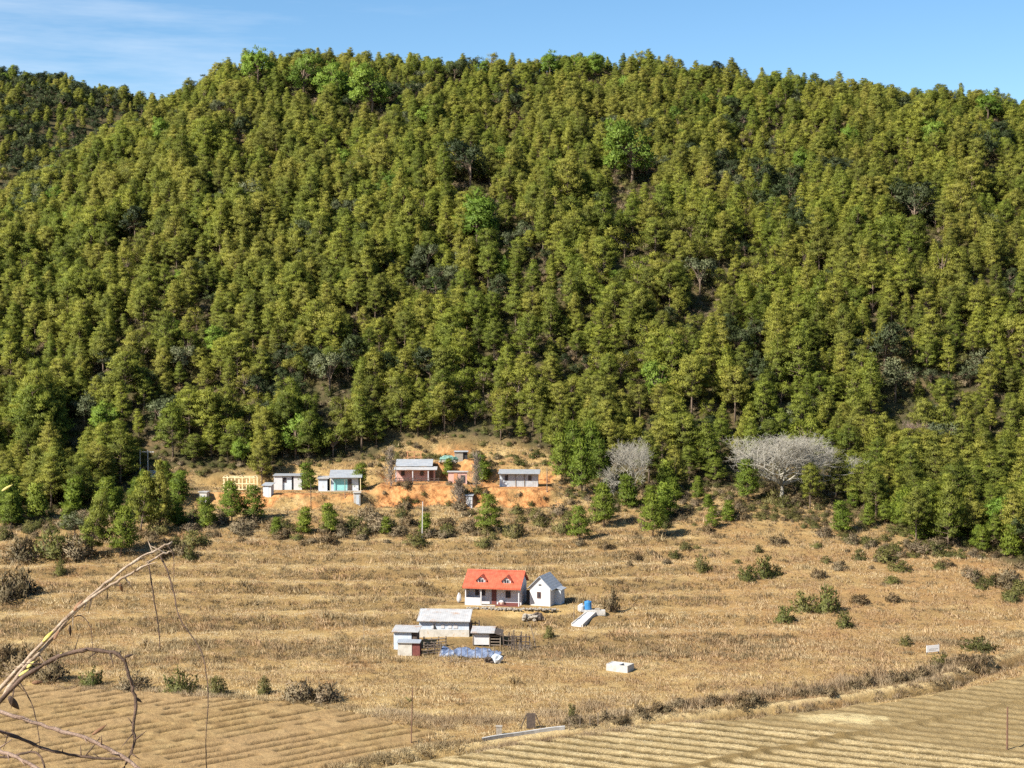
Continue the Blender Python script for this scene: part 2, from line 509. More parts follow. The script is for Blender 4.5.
def earth_amt(x, y):
    e = np.zeros(np.shape(x))
    for k, (x0, x1, yf, yb, L) in enumerate(BENCH):
        if yf < 220: continue
        n = 3.2 * (fbm(x / 2.3, y / 2.3, 41) - .5)
        q = sstep(x0 - 1 + n, x0 + .8 + n, x) * (1 - sstep(x1 - .6 + n, x1 + 1.2 + n, x))
        if k == 0: q = q * sstep(.50, .60, fbm(x / 5.5, y / 3.0, 43)); yb = yf + 4.5
        if k == 3: q = q * sstep(.42, .55, fbm(x / 3, y / 2.0, 44))
        q = q * sstep(yf - 5.4 + n, yf - 3.8 + n, y) * (1 - sstep(yb + .2 + n * .5, yb + 1.4 + n * .5, y))
        e = np.maximum(e, q)
    return np.clip(e - .75 * sstep(.55, .7, fbm(x / 1.9, y / 1.9, 57)) , 0, 1)

def grid_mesh(name, X, Y, Z, keep=None):
    ny, nx = X.shape
    co = np.stack([X, Y, Z], -1).reshape(-1, 3)
    i = np.arange(ny * nx).reshape(ny, nx)
    q = np.stack([i[:-1, :-1], i[:-1, 1:], i[1:, 1:], i[1:, :-1]], -1).reshape(-1, 4)
    if keep is not None:
        k = keep.reshape(ny, nx); q = q[(k[:-1, :-1] | k[:-1, 1:] | k[1:, 1:] | k[1:, :-1]).reshape(-1)]
        used = np.unique(q); rm = np.full(ny * nx, -1); rm[used] = np.arange(len(used)); q = rm[q]; co = co[used]
    else: used = None
    m = bpy.data.meshes.new(name)
    m.vertices.add(len(co)); m.vertices.foreach_set('co', co.reshape(-1).astype(np.float32))
    m.loops.add(q.size); m.loops.foreach_set('vertex_index', q.reshape(-1).astype(np.int32))
    m.polygons.add(len(q)); m.polygons.foreach_set('loop_start', np.arange(0, q.size, 4, dtype=np.int32))
    m.polygons.foreach_set('use_smooth', np.ones(len(q), bool))
    m.update(calc_edges=True); m.validate()
    return m, used

def put_attr(m, name, val, used=None):
    v = np.asarray(val, np.float32).reshape(-1)
    if used is not None: v = v[used]
    a = m.attributes.new(name, 'FLOAT', 'POINT'); a.data.foreach_set('value', v)

FIELDS = [PLOUGH, STUB]
_ground0 = ground_h
def ground_h(x, y):
    x = np.asarray(x, float); y = np.asarray(y, float)
    z = _ground0(x, y)
    f = np.zeros(np.shape(x))
    for p in FIELDS: f = np.maximum(f, sstep(-1.5, .5, poly_sd(x, y, p)))
    if f.max() > 0:
        z = z * (1 - f) + base_h(x, y) * f
    return z

ys = np.concatenate([np.arange(-120, 100, 5), np.arange(100, 196, .6), np.arange(196, 282, .4), np.arange(282, 480, 2.2), np.arange(480, 800, 8), [850, 950, 1100, 1400, 1900, 2600, 4000]])
xs = np.concatenate([[-3000, -1800, -1000, -600, -400], np.arange(-300, -104, 7), np.arange(-104, 104, .62), np.arange(104, 300, 7), [400, 600, 1000, 1800, 3000]])
GX, GY = np.meshgrid(xs, ys)
GZ = ground_h(GX, GY)
gm, _ = grid_mesh('ground', GX, GY, GZ)
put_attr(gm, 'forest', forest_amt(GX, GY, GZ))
put_attr(gm, 'earth', earth_amt(GX, GY))
sd, ss = seg_dist(GX, GY, STREAM); sdd = sd * ss
put_attr(gm, 'bund', .85 * np.exp(-((sdd - .1) / .4) ** 2))
put_attr(gm, 'ditch', np.exp(-((sdd + 1.5) / .75) ** 2) * (.4 + .8 * vnoise(GX / 2, GY / 2, 33)))
_ys = GY - .07 * np.clip(GX, -90, 90)
_b = base_h(GX, GY) + .9 * (fbm(GX / 55, GY / 16, 5) - .5)
_fr = _b / TERR - np.floor(_b / TERR)
put_attr(gm, 'bank', sstep(.5, .62, _fr) * (1 - sstep(.9, 1, _fr)) * sstep(176, 186, _ys) * (1 - sstep(228, 244, _ys)) * (1 - .5 * sstep(10, 40, GX)))
_px, _py2 = project(GX, GY, GZ)
put_attr(gm, 'russet', np.clip(sstep(560, 760, _px) * sstep(515, 560, _py2) * (1 - sstep(655, 690, _py2)), 0, 1) * (GY > 120))

m, nt, b, out = new_mat('dry_hillside')
geo = N(nt, 'ShaderNodeNewGeometry'); P = geo.outputs['Position']
n_big = noise(nt, P, .06, 4); n_mid = noise(nt, P, .35, 5, .6); n_fin = noise(nt, P, 2.2, 6, .7); n_pat = noise(nt, P, .14, 5, .65)
c = ramp(nt, n_mid, [(.3, (.27, .165, .062)), (.5, (.44, .29, .115)), (.7, (.58, .42, .19))])
c = mix(nt, rng_map(nt, n_pat, .5, .66), c, (.34, .19, .075))
rus = nt.nodes.new('ShaderNodeMath'); rus.operation = 'MULTIPLY'; nt.links.new(attr(nt, 'russet'), rus.inputs[0]); nt.links.new(rng_map(nt, n_big, .38, .6, .1, .55), rus.inputs[1])
c = mix(nt, rus.outputs[0], c, (.42, .235, .095))
bk = nt.nodes.new('ShaderNodeMath'); bk.operation = 'MULTIPLY'; nt.links.new(attr(nt, 'bank'), bk.inputs[0]); nt.links.new(rng_map(nt, n_mid, .35, .55, .2, .85), bk.inputs[1])
c = mix(nt, bk.outputs[0], c, (.20, .13, .055))
c = mix(nt, rng_map(nt, n_fin, .3, .7, .5, 0), c, (.12, .085, .035))
c = mix(nt, attr(nt, 'bund'), c, (.56, .43, .22))
c = mix(nt, attr(nt, 'ditch'), c, (.045, .033, .016))
earth_c = ramp(nt, noise(nt, P, .9, 6, .65), [(.37, (.13, .06, .03)), (.46, (.38, .17, .06)), (.58, (.53, .275, .105)), (.74, (.60, .37, .18))])
c = mix(nt, attr(nt, 'earth'), c, earth_c)
fl = ramp(nt, noise(nt, P, .25, 5, .65), [(.35, (.05, .05, .02)), (.55, (.095, .075, .035)), (.74, (.19, .125, .06))])  # floor coloured dark to stand for shadow between the trees
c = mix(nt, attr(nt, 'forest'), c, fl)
nt.links.new(c, b.inputs['Base Color']); b.inputs['Roughness'].default_value = .95; b.inputs['Specular IOR Level'].default_value = .1
bump(nt, b, n_fin, .35, .8)
gm.materials.append(m)
ground = link('ground', gm); ground['kind'] = 'structure'; ground['label'] = 'dry grassy valley side rising to the hill'

# ------------------------------------------------------------------ the two fields
def field(name, poly, res, fn, mat, label):
    px = [p[0] for p in poly]; py = [p[1] for p in poly]
    X, Y = np.meshgrid(np.arange(max(min(px), -75) - 1, min(max(px), 75) + 1, res), np.arange(max(min(py), 112) - 1, max(py) + 1, res))
    sdist = poly_sd(X, Y, poly)
    edge = sstep(-.7, .6, sdist + 1.2 * (vnoise(X / 1.7, Y / 1.7, 91) - .5))
    rel, at = fn(X, Y)
    Z = base_h(X, Y) - .25 + .37 * edge + rel * edge
    mm, used = grid_mesh(name, X, Y, Z, (sdist > -.9).reshape(-1))
    for k, v in at.items(): put_attr(mm, k, v, used)
    mm.materials.append(mat)
    o = link(name, mm); o['kind'] = 'structure'; o['label'] = label
    return o

def row_coord(a, b):
    a = hit(*a); b = hit(*b); d = np.array([b[0] - a[0], b[1] - a[1]]); d /= np.hypot(*d)
    return lambda X, Y: ((X - a[0]) * d[0] + (Y - a[1]) * d[1], -(X - a[0]) * d[1] + (Y - a[1]) * d[0])

rc1 = row_coord((0, 742), (220, 706))
def plough_fn(X, Y):
    s, t = rc1(X, Y)
    t = t + .7 * (vnoise(s / 12, t / 12, 61) - .5) + .2 * (vnoise(s / 1.6, t / 1.6, 62) - .5)
    q = t / 1.75; fr = q - np.floor(q)
    gap = sstep(.33, .5, vnoise(s / 2.3 + np.floor(q) * 7.3, np.floor(q) * 3.1, 63))
    furrow = (1 - sstep(.11, .27, np.abs(fr - .5))) * (.06 + .94 * gap)
    rel = -.42 * furrow + .20 * (fbm(X / .8, Y / .8, 64) - .5) + .12
    return rel, {'row': furrow}
m, nt, b, out = new_mat('ploughed_earth')
geo = N(nt, 'ShaderNodeNewGeometry'); P = geo.outputs['Position']
c = ramp(nt, noise(nt, P, .5, 5, .65), [(.3, (.23, .145, .06)), (.52, (.345, .23, .098)), (.72, (.46, .33, .15))])
c = mix(nt, rng_map(nt, noise(nt, P, .07, 3), .42, .6, 0, .6), c, (.38, .25, .12))
c = mix(nt, rng_map(nt, noise(nt, P, 3, 6, .75), .35, .65, .45, 0), c, (.18, .11, .05))
rw = nt.nodes.new('ShaderNodeMath'); rw.operation = 'MULTIPLY'; nt.links.new(attr(nt, 'row'), rw.inputs[0]); rw.inputs[1].default_value = .95
c = mix(nt, rw.outputs[0], c, (.045, .03, .014))  # shade inside the furrows is put into the colour
nt.links.new(c, b.inputs['Base Color']); b.inputs['Roughness'].default_value = .95; b.inputs['Specular IOR Level'].default_value = .1
bump(nt, b, noise(nt, P, 3, 6, .7), .25, .7)
field('ploughed_field', PLOUGH, .2, plough_fn, m, 'bare ploughed field with dark broken furrows')

rc2 = row_coord((600, 737), (900, 772)); rc3 = row_coord((640, 716), (1024, 762)); rc4 = row_coord((700, 768), (965, 716))
HEAP = hit(845, 722)[:2]
def stub_fn(X, Y):
    s, t = rc2(X, Y)
    t = t + .25 * (vnoise(s / 12, t / 9, 71) - .5) + .28 * (vnoise(s / 1.1, t / 1.1, 72) - .5)
    q = t / 2.05; fr = q - np.floor(q)
    ridge = sstep(.12, .26, fr) * (1 - sstep(.70, .84, fr))
    _, t3 = rc3(X, Y); s4, t4 = rc4(X, Y)
    rows = 1 - .45 * sstep(-.5, 2.5, t3 + 2 * (vnoise(X / 4, Y / 4, 73) - .5))
    bund = np.exp(-((t4 + .8 * (vnoise(s4 / 3, t4, 79) - .5)) / .55) ** 2) * rows
    hp = np.exp(-(((X - HEAP[0]) / 5.0) ** 2 + ((Y - HEAP[1] - .0 * X) / 2.4) ** 2) ** 1.5)
    r = ridge * rows * (1 - bund)
    rel = .13 * r + .16 * (fbm(X / .7, Y / .7, 74) - .5) + .4 * bund * (.5 + vnoise(X, Y, 78)) + .2 * hp * (.6 + .6 * fbm(X / 1.2, Y / 1.2, 75))
    return rel, {'row': np.clip(r * (.75 + .5 * vnoise(s / 3, np.floor(q) * 5.0, 76)), 0, 1), 'rows': rows, 'heap': .8 * sstep(.35, .95, hp + 1.3 * (fbm(X / 1.1, Y / .8, 77) - .5)), 'bund': bund}
m, nt, b, out = new_mat('straw_stubble')
geo = N(nt, 'ShaderNodeNewGeometry'); P = geo.outputs['Position']
fine = noise(nt, P, 3.2, 6, .75)
straw = ramp(nt, noise(nt, P, .8, 6, .7), [(.3, (.42, .30, .14)), (.55, (.58, .44, .22)), (.75, (.68, .55, .31))])
gap = ramp(nt, noise(nt, P, .6, 6, .7), [(.3, (.10, .072, .028)), (.6, (.18, .125, .048)), (.75, (.27, .195, .08))])
c = mix(nt, attr(nt, 'row'), gap, straw)
flat = ramp(nt, noise(nt, P, .3, 6, .7), [(.3, (.25, .17, .075)), (.55, (.38, .265, .115)), (.75, (.48, .35, .165))])
c = mix(nt, attr(nt, 'rows'), flat, c)
c = mix(nt, rng_map(nt, fine, .3, .62, .55, 0), c, (.15, .10, .04))
c = mix(nt, attr(nt, 'bund'), c, (.22, .15, .06))
c = mix(nt, attr(nt, 'heap'), c, ramp(nt, fine, [(.3, (.46, .35, .16)), (.6, (.62, .50, .26))]))
nt.links.new(c, b.inputs['Base Color']); b.inputs['Roughness'].default_value = .9; b.inputs['Specular IOR Level'].default_value = .15
bump(nt, b, fine, .3, .8)
field('stubble_field', STUB, .22, stub_fn, m, 'harvested field with rows of pale straw stubble')

# ------------------------------------------------------------------ sky, sun, camera
SUN_EL = R(41); TOSUN = np.array([-.78, -.62]); TOSUN = TOSUN / np.hypot(*TOSUN)
w = bpy.data.worlds.new('World'); SC.world = w; w.use_nodes = True
nt = w.node_tree; bg = nt.nodes['Background']
sky = nt.nodes.new('ShaderNodeTexSky'); sky.sky_type = 'NISHITA'; sky.sun_disc = False
sky.sun_elevation = SUN_EL; sky.sun_rotation = math.atan2(TOSUN[0], TOSUN[1]) % (2 * PI)
sky.altitude = 1300; sky.air_density = 1.0; sky.dust_density = .6; sky.ozone_density = 1.6
tc = N(nt, 'ShaderNodeTexCoord'); mp = N(nt, 'ShaderNodeMapping'); mp.inputs['Scale'].default_value = (3.2, 1.2, 26); mp.inputs['Rotation'].default_value = (0, R(-4), 0)
nt.links.new(tc.outputs['Generated'], mp.inputs[0])
cl = noise(nt, mp.outputs[0], 1.3, 6, .6)
sx = N(nt, 'ShaderNodeSeparateXYZ'); nt.links.new(tc.outputs['Generated'], sx.inputs[0])
cm = N(nt, 'ShaderNodeMath', operation='MULTIPLY'); nt.links.new(rng_map(nt, cl, .46, .72, 0, .34), cm.inputs[0]); nt.links.new(rng_map(nt, sx.outputs[0], .02, -.22), cm.inputs[1])
hsv = N(nt, 'ShaderNodeHueSaturation'); hsv.inputs['Saturation'].default_value = 1.22; hsv.inputs['Hue'].default_value = .497; nt.links.new(sky.outputs[0], hsv.inputs['Color'])
nt.links.new(mix(nt, cm.outputs[0], hsv.outputs[0], (7.0, 7.3, 7.6)), bg.inputs[0])
bg.inputs[1].default_value = .085
sl = bpy.data.lights.new('sun', 'SUN'); sl.energy = 5.0; sl.angle = R(.5); sl.color = (1, .945, .86)
so = bpy.data.objects.new('sun', sl); COL.objects.link(so)
from mathutils import Vector
tos = Vector((TOSUN[0] * math.cos(SUN_EL), TOSUN[1] * math.cos(SUN_EL), math.sin(SUN_EL)))
so.rotation_euler = tos.to_track_quat('Z', 'Y').to_euler(); so.location = tos * 200
cam = bpy.data.cameras.new('camera'); co = bpy.data.objects.new('camera', cam); COL.objects.link(co)
cam.sensor_width = 36; cam.lens = 36 * F / 1024; cam.clip_start = .1; cam.clip_end = 8000
co.location = (0, 0, CZ); co.rotation_euler = (PI / 2 - PITCH, 0, 0)
SC.camera = co
SC.view_settings.view_transform = 'Standard'; SC.view_settings.look = 'None'; SC.view_settings.gamma = 1; SC.view_settings.exposure = 0.95
SC.cycles.max_bounces = 4; SC.cycles.diffuse_bounces = 2; SC.cycles.transmission_bounces = 2; SC.cycles.transparent_max_bounces = 4
SC.cycles.use_denoising = False
# ================================================================== FOREST
PINES = []   # (trunk mesh, crown mesh, one-mesh version)
for k, (H, Rc, base, sh) in enumerate([(8.6, 2.9, .22, .72), (8.0, 3.1, .2, .6), (9.4, 2.8, .28, .8), (7.4, 2.7, .14, .8), (8.8, 3.3, .36, .5), (8.6, 2.2, .18, 1.0), (8.8, 3.0, .28, .6), (9.6, 2.3, .24, .95), (7.8, 2.4, .12, 1.0)]):
    wd, lf = pine_geo(100 + k, H, Rc, base, 1.0, sh)
    PINES.append((wd.mesh('pine_trunk', M['bark'], True), leaf_mesh('pine_crown', [lf], M['pine']), leaf_mesh('pine', [lf], M['pine'], (wd, M['bark']))))
YOUNG = []
for k, (H, Rc, base, sh) in enumerate([(5.2, 1.6, .12, .75), (4.4, 1.5, .08, .7), (6.0, 1.7, .2, .7), (3.6, 1.1, .1, .9)]):
    wd, lf = pine_geo(150 + k, H, Rc, base, .75, sh)
    YOUNG.append((wd.mesh('pine_trunk', M['bark'], True), leaf_mesh('pine_crown', [lf], M['pine_fresh'])))
def broad_set(seed, mat, **kw):
    wd, lf = broad_geo(seed, **kw)
    return (wd.mesh('tree_trunk', M['bark'], True), leaf_mesh('tree_crown', [lf], mat), leaf_mesh('leafy_tree', [lf], mat, (wd, M['bark'])))
BRIGHT = [broad_set(200 + i, M['broad_bright'], H=9, Rc=3.3, base=.06, nclump=140, leafn=36) for i in range(2)]
OLIVE = [broad_set(240 + i, M['pine'], H=(6.5, 7.5, 5.5)[i], Rc=(2.9, 2.6, 2.4)[i], base=.12, nclump=70, leafn=40, ls=.27) for i in range(3)]
DARK = [broad_set(210 + i, M['broad_dark'], H=7.5, Rc=3.2, base=.1, nclump=70) for i in range(2)]
GREY = [broad_set(220 + i, M['broad_grey'], H=6.5, Rc=2.6, base=.15, nclump=55, ls=.28) for i in range(2)]
YELL = [broad_set(230, M['yellow'], H=5.0, Rc=2.6, base=.1, nclump=55, ls=.3)]
BUSH = []
for k, (mn, Rc, H) in enumerate([('bush_green', 1.0, 1.1), ('bush_green', 1.2, .9), ('bush_brown', 1.1, .9), ('bush_brown', .9, 1.1), ('bush_grey', 1.2, 1.0), ('bush_grey', .9, 1.2)]):
    wd, lf = bush_geo(300 + k, Rc, H)
    BUSH.append(leaf_mesh('bush', [lf], M[mn], (wd, M['brown_bark'])))

def poisson(x0, x1, y0, y1, r, seed, accept):
    """a jittered grid, thinned so that no two points come close"""
    g = np.random.default_rng(seed)
    X, Y = np.meshgrid(np.arange(x0, x1, r), np.arange(y0, y1, r))
    X = X + (np.arange(X.shape[0]) % 2)[:, None] * r * .5
    X = (X + g.uniform(-.42, .42, X.shape) * r).ravel(); Y = (Y + g.uniform(-.42, .42, Y.shape) * r).ravel()
    k = accept(X, Y); return X[k], Y[k]

LEAFY = [
    (258, 84, 'bright', 1.25, 'tall bright green tree rising highest on the ridge skyline'),
    (304, 100, 'bright', 1.4, 'bright green tree just right of the highest tree on the ridge'),
    (332, 110, 'bright', 1.45, 'broad bright green tree in the middle of the clump below the left of the ridge'),
    (372, 116, 'bright', 1.5, 'deep green rounded tree at the right end of the bright clump near the ridge'),
    (550, 78, 'bright', .95, 'small pointed bright tree poking above the middle of the ridge'),
    (595, 80, 'bright', .8, 'small bright tree poking above the ridge right of the pointed one'),
    (632, 186, 'bright', 1.7, 'tall bright green tree standing alone in the pines below the middle of the ridge'),
    (805, 176, 'bright', .85, 'small bright green tree among olive pines on the right upper slope'),
    (988, 122, 'bright', 1.05, 'bright green round tree on the skyline near the right end of the ridge'),
    (927, 94, 'dark', .7, 'small dark round tree on the skyline right of the ridge'),
    (240, 146, 'dark', .9, 'small dark tree on the upper slope below the highest tree'),
    (470, 190, 'dark', 1.5, 'large dark tree in the middle of the upper slope'),
    (455, 84, 'dark', .9, 'dark tree on the skyline right of the bright clump'),
    (625, 262, 'yellow', 1.4, 'yellow green leafy shrub tree glowing in the middle of the forest'),
    (660, 272, 'yellow', .8, 'smaller yellow tree just right of the yellow green shrub tree'),
    (885, 376, 'dark', 1.3, 'dark green rounded tree in the gully on the right slope'),
    (915, 230, 'dark', 1.4, 'dark tree at the bare patch high on the right slope'),
    (985, 166, 'dark', 1.1, 'dark green tree below the ridge at the right'),
    (135, 242, 'dark', 1.0, 'dark tree among light pines on the left upper slope'),
    (330, 395, 'grey', 1.2, 'grey green tree above the upper houses'),
    (85, 428, 'grey', 1.1, 'blue grey leafy tree low in the forest at the left'),
    (160, 438, 'grey', 1.1, 'thin grey leaved tree above the utility pole at the left'),
    (700, 296, 'grey', 1.2, 'pale grey green tree halfway up the middle slope'),
    (895, 402, 'grey', 1.4, 'grey green bushy tree below the dark tree of the right gully'),
    (1000, 545, 'bright', .8, 'round fresh green tree at the forest edge near the right border'),
    (1020, 556, 'dark', .8, 'dark leafy tree at the right border of the forest edge'),
    (75, 540, 'grey', .75, 'blue green bushy tree beside the pair of pines at the left')]
LEAFY_AT = [hit(q[0], q[1]) for q in LEAFY]
def forest_ok(X, Y):
    Z = ground_h(X, Y); px, py = project(X, Y, Z)
    ok = (px > -420) & (px < 1440) & (py < np.interp(px, EDGE_X, EDGE_Y) + 6 * (vnoise(X / 6, Y / 6, 81) - .5))
    ok &= Y < 446 + 10 * vnoise(X / 20, Y * 0, 82)
    # thinner in places where the hill shows through
    thin = vnoise(X / 9, Y / 11, 83)
    ok &= ~((thin > .86) & (rng.random(X.shape) < .6))
    for (lx, ly, lz), q in zip(LEAFY_AT, LEAFY):
        rr = {'bright': 3.0, 'dark': 2.6, 'grey': 2.2, 'yellow': 2.6}[q[2]] * q[3]
        ok &= ~((np.abs(X - lx) < rr + .8) & (Y < ly + rr) & (Y > ly - rr - 9 * (q[1] < 440)))
    low = 1 - sstep(262, 300, Y)
    ok &= ~((rng.random(X.shape) < .10 * low))
    return ok
def darts(x0, x1, y0, y1, r, seed, accept, n):
    g = np.random.default_rng(seed); X = g.uniform(x0, x1, n); Y = g.uniform(y0, y1, n); k = accept(X, Y); X, Y = X[k], Y[k]
    rr = r * (.72 + .75 * vnoise(X / 13, Y / 16, 88) ** 1.3 + .2 * g.random(len(X))); cell = {}; keep = []
    for i in range(len(X)):
        a, b = int(X[i] // 4), int(Y[i] // 4); ok = True
        for p in (-1, 0, 1):
            for q in (-1, 0, 1):
                for j in cell.get((a + p, b + q), ()):
                    if (X[i] - X[j]) ** 2 + (Y[i] - Y[j]) ** 2 < (.5 * (rr[i] + rr[j])) ** 2: ok = False; break
                if not ok: break
            if not ok: break
        if ok: cell.setdefault((a, b), []).append(i); keep.append(i)
    return X[keep], Y[keep]
FX, FY = darts(-250, 250, 225, 460, 1.98, 5, forest_ok, 115000)
def far_ok(X, Y):
    Z = ground_h(X, Y); px, py = project(X, Y, Z)
    zl = np.interp(X, LX, LZ) - .45 * np.sqrt((Y - 620) ** 2 + 900) + 13
    return (px > -420) & (px < 260) & (zl > Z - 4) & (py < 330) & (Y > 420)
HX, HY = darts(-370, -60, 420, 650, 2.7, 6, far_ok, 60000)
FZ = ground_h(FX, FY); HZ = ground_h(HX, HY)
# ---- nearest pines one by one
fpx, fpy = project(FX, FY, FZ)
order = np.argsort(FY + 3 * rng.random(len(FY)) + 1e4 * ((fpx < -12) | (fpx > 1036)))
n_near = 225
near = order[:n_near]; rest = order[n_near:]

def make_tree(kind, name, tm, cm, label, cat='tree', group=None):
    o = thing(name, label, cat, (0, 0, 0), 0, group)
    link('trunk', tm, o); link('crown', cm, o)
    return o
def hide_away(o):
    for ch in list(o.children):
        bpy.data.objects.remove(ch)
    bpy.data.objects.remove(o)
proto = [make_tree('pine', 'pine_tree', a, c, 'x') for a, c, _ in PINES]
young = [make_tree('pine', 'young_pine', a, c, 'x') for a, c in YOUNG]
ZONES = [(-999, 205, 'olive pine in the front forest rows left of the pale timber frame', 'front pines at the left of the forest edge'),
         (205, 470, 'olive pine in the front forest rows behind the upper houses', 'front pines behind the upper houses'),
         (470, 730, 'olive pine in the front forest rows behind the smaller bare tree', 'front pines behind the small bare tree'),
         (730, 1999, 'olive pine in the front forest rows around the wide bare tree', 'front pines around the wide bare tree')]
KEEP_CLEAR = [(614, 500, 34), (784, 505, 66)]
g = np.random.default_rng(77)
for i in near:
    x, y, z = FX[i], FY[i], FZ[i]
    if any(abs(fpx[i] - a) < c and fpy[i] > b - 34 for a, b, c in KEEP_CLEAR): continue
    lab, grp = next((l, q) for a, b, l, q in ZONES if a <= fpx[i] < b)
    s = g.uniform(.5, 1.02)
    if g.random() < .18: s *= .7
    o = copy_tree(proto[g.integers(0, len(proto))], lab, grp)
    o.location = (x, y, z - .1); o.rotation_euler = (g.normal() * .03, g.normal() * .03, g.random() * 6.28); o.scale = (s * g.uniform(1.0, 1.3),) * 2 + (s,)
# ---- all the others as one wood
ax = np.concatenate([FX[rest], HX]); ay = np.concatenate([FY[rest], HY]); az = np.concatenate([FZ[rest], HZ])
n = len(ax)
kinds = np.where(g.random(n) < .5, g.integers(0, len(PINES), n), g.integers(0, len(PINES), n))
br = vnoise(ax / 14, ay / 18, 84)
u = g.random(n)
nP = len(PINES)
kinds = np.where((br > .78) & (u < .55), nP + 2 + g.integers(0, 2, n), kinds)          # dark leafy trees in patches
kinds = np.where((vnoise(ax / 12, ay / 12, 85) > .84) & (u < .6), nP + 4 + g.integers(0, 2, n), kinds)
kinds = np.where(u > .985, nP + g.integers(0, 2, n), kinds)
far = np.arange(n) >= len(rest)
kinds = np.where(far & (g.random(n) < .5), nP + 2 + g.integers(0, 2, n), kinds)  # more dark leaved trees, standing in for shade on the left hill
kinds = np.where((kinds < nP) & (vnoise(ax / 8, ay / 8, 89) > .5) & (g.random(n) < .34), nP + 6 + g.integers(0, 3, n), kinds)
sc = g.uniform(.5, 1.0, n) * (1 - .2 * sstep(330, 400, ay)) * (.78 + .5 * vnoise(ax / 7, ay / 9, 86)) * np.where(g.random(n) < .08, 1.25, 1)
sc = np.where((ay > 400) & ~far, np.clip(sc, .45, .78), sc)
shade_band = np.full(n, 99.0)  # bands where dark, lowered trees stand in for shadow holes
for L_ in ([(465, 150), (490, 205), (520, 250), (560, 300)], [(596, 130), (606, 190), (622, 255)], [(185, 280), (215, 305), (250, 318)], [(640, 345), (700, 333), (760, 352)], [(870, 365), (900, 385), (960, 398)],
           [(420, 295), (470, 312), (510, 308)], [(325, 195), (345, 235), (350, 280)], [(905, 215), (925, 240), (930, 265)], [(100, 400), (160, 418), (230, 415)], [(240, 420), (300, 408), (330, 400)], [(560, 350), (585, 372), (640, 380)], [(745, 250), (770, 285), (820, 300)]):
    d_, _ = seg_dist(ax, ay, [hit(*p)[:2] for p in L_]); shade_band = np.minimum(shade_band, d_ * (.7 + .9 * vnoise(ax / 5, ay / 5, 94)))
low_ = (shade_band < 3.0) & (g.random(n) < .7)
kinds = np.where(low_ & (g.random(n) < .6), nP + 2 + g.integers(0, 2, n), kinds)
sc = np.where(low_, sc * .68, sc)
src = [p[2] for p in PINES] + [p[2] for p in BRIGHT] + [p[2] for p in DARK] + [p[2] for p in GREY] + [p[2] for p in OLIVE]
scatter('forest', np.stack([ax, ay, az - .1], 1), g.random(n) * 6.28, sc, kinds, src, 'dense pine forest covering the whole hillside up to the ridge')
print('FOREST', len(near), n)

# ---- undergrowth under and in front of the trees
def under_ok(X, Y):
    Z = ground_h(X, Y); px, py = project(X, Y, Z)
    f = forest_amt(X, Y, Z)
    mg = (py < np.interp(px, EDGE_X, EDGE_Y) + 34 + 14 * (vnoise(X / 6, Y / 6, 87) - .5)) & (vnoise(X / 4, Y / 4, 90) > .28) & ~((py > 464) & (px > 180) & (px < 560) & (Y > 250) & (Y < 266))
    return (px > -300) & (px < 1320) & (((f > .25) & (rng.random(X.shape) < .8)) | mg) & (earth_amt(X, Y) < .15)
UX, UY = poisson(-190, 190, 225, 450, 1.6, 8, under_ok)
UZ = ground_h(UX, UY); n = len(UX)
pk = np.where(g.random(n) < .55, g.integers(0, 2, n), g.integers(2, 6, n))
scatter('undergrowth', np.stack([UX, UY, UZ], 1), g.random(n) * 6.28, np.where(UY < 285, .72, 1.0) * g.uniform(.5, 1.3, n), pk, BUSH, 'brown and green undergrowth on the forest floor')

# ---- leafy trees that stand out in the wood, one by one
leafy = {'bright': [make_tree('t', 'leafy_tree', a, c, 'x') for a, c, _ in BRIGHT], 'dark': [make_tree('t', 'leafy_tree', a, c, 'x') for a, c, _ in DARK],
         'grey': [make_tree('t', 'leafy_tree', a, c, 'x') for a, c, _ in GREY], 'yellow': [make_tree('t', 'leafy_tree', a, c, 'x') for a, c, _ in YELL]}
for (px, py, kind, s, label), (x, y, z) in zip(LEAFY, LEAFY_AT):
    o = copy_tree(leafy[kind][g.integers(0, len(leafy[kind]))], label)
    o.location = (x, y, z - .15); o.rotation_euler[2] = g.random() * 6.28; o.scale = (s, s, s)
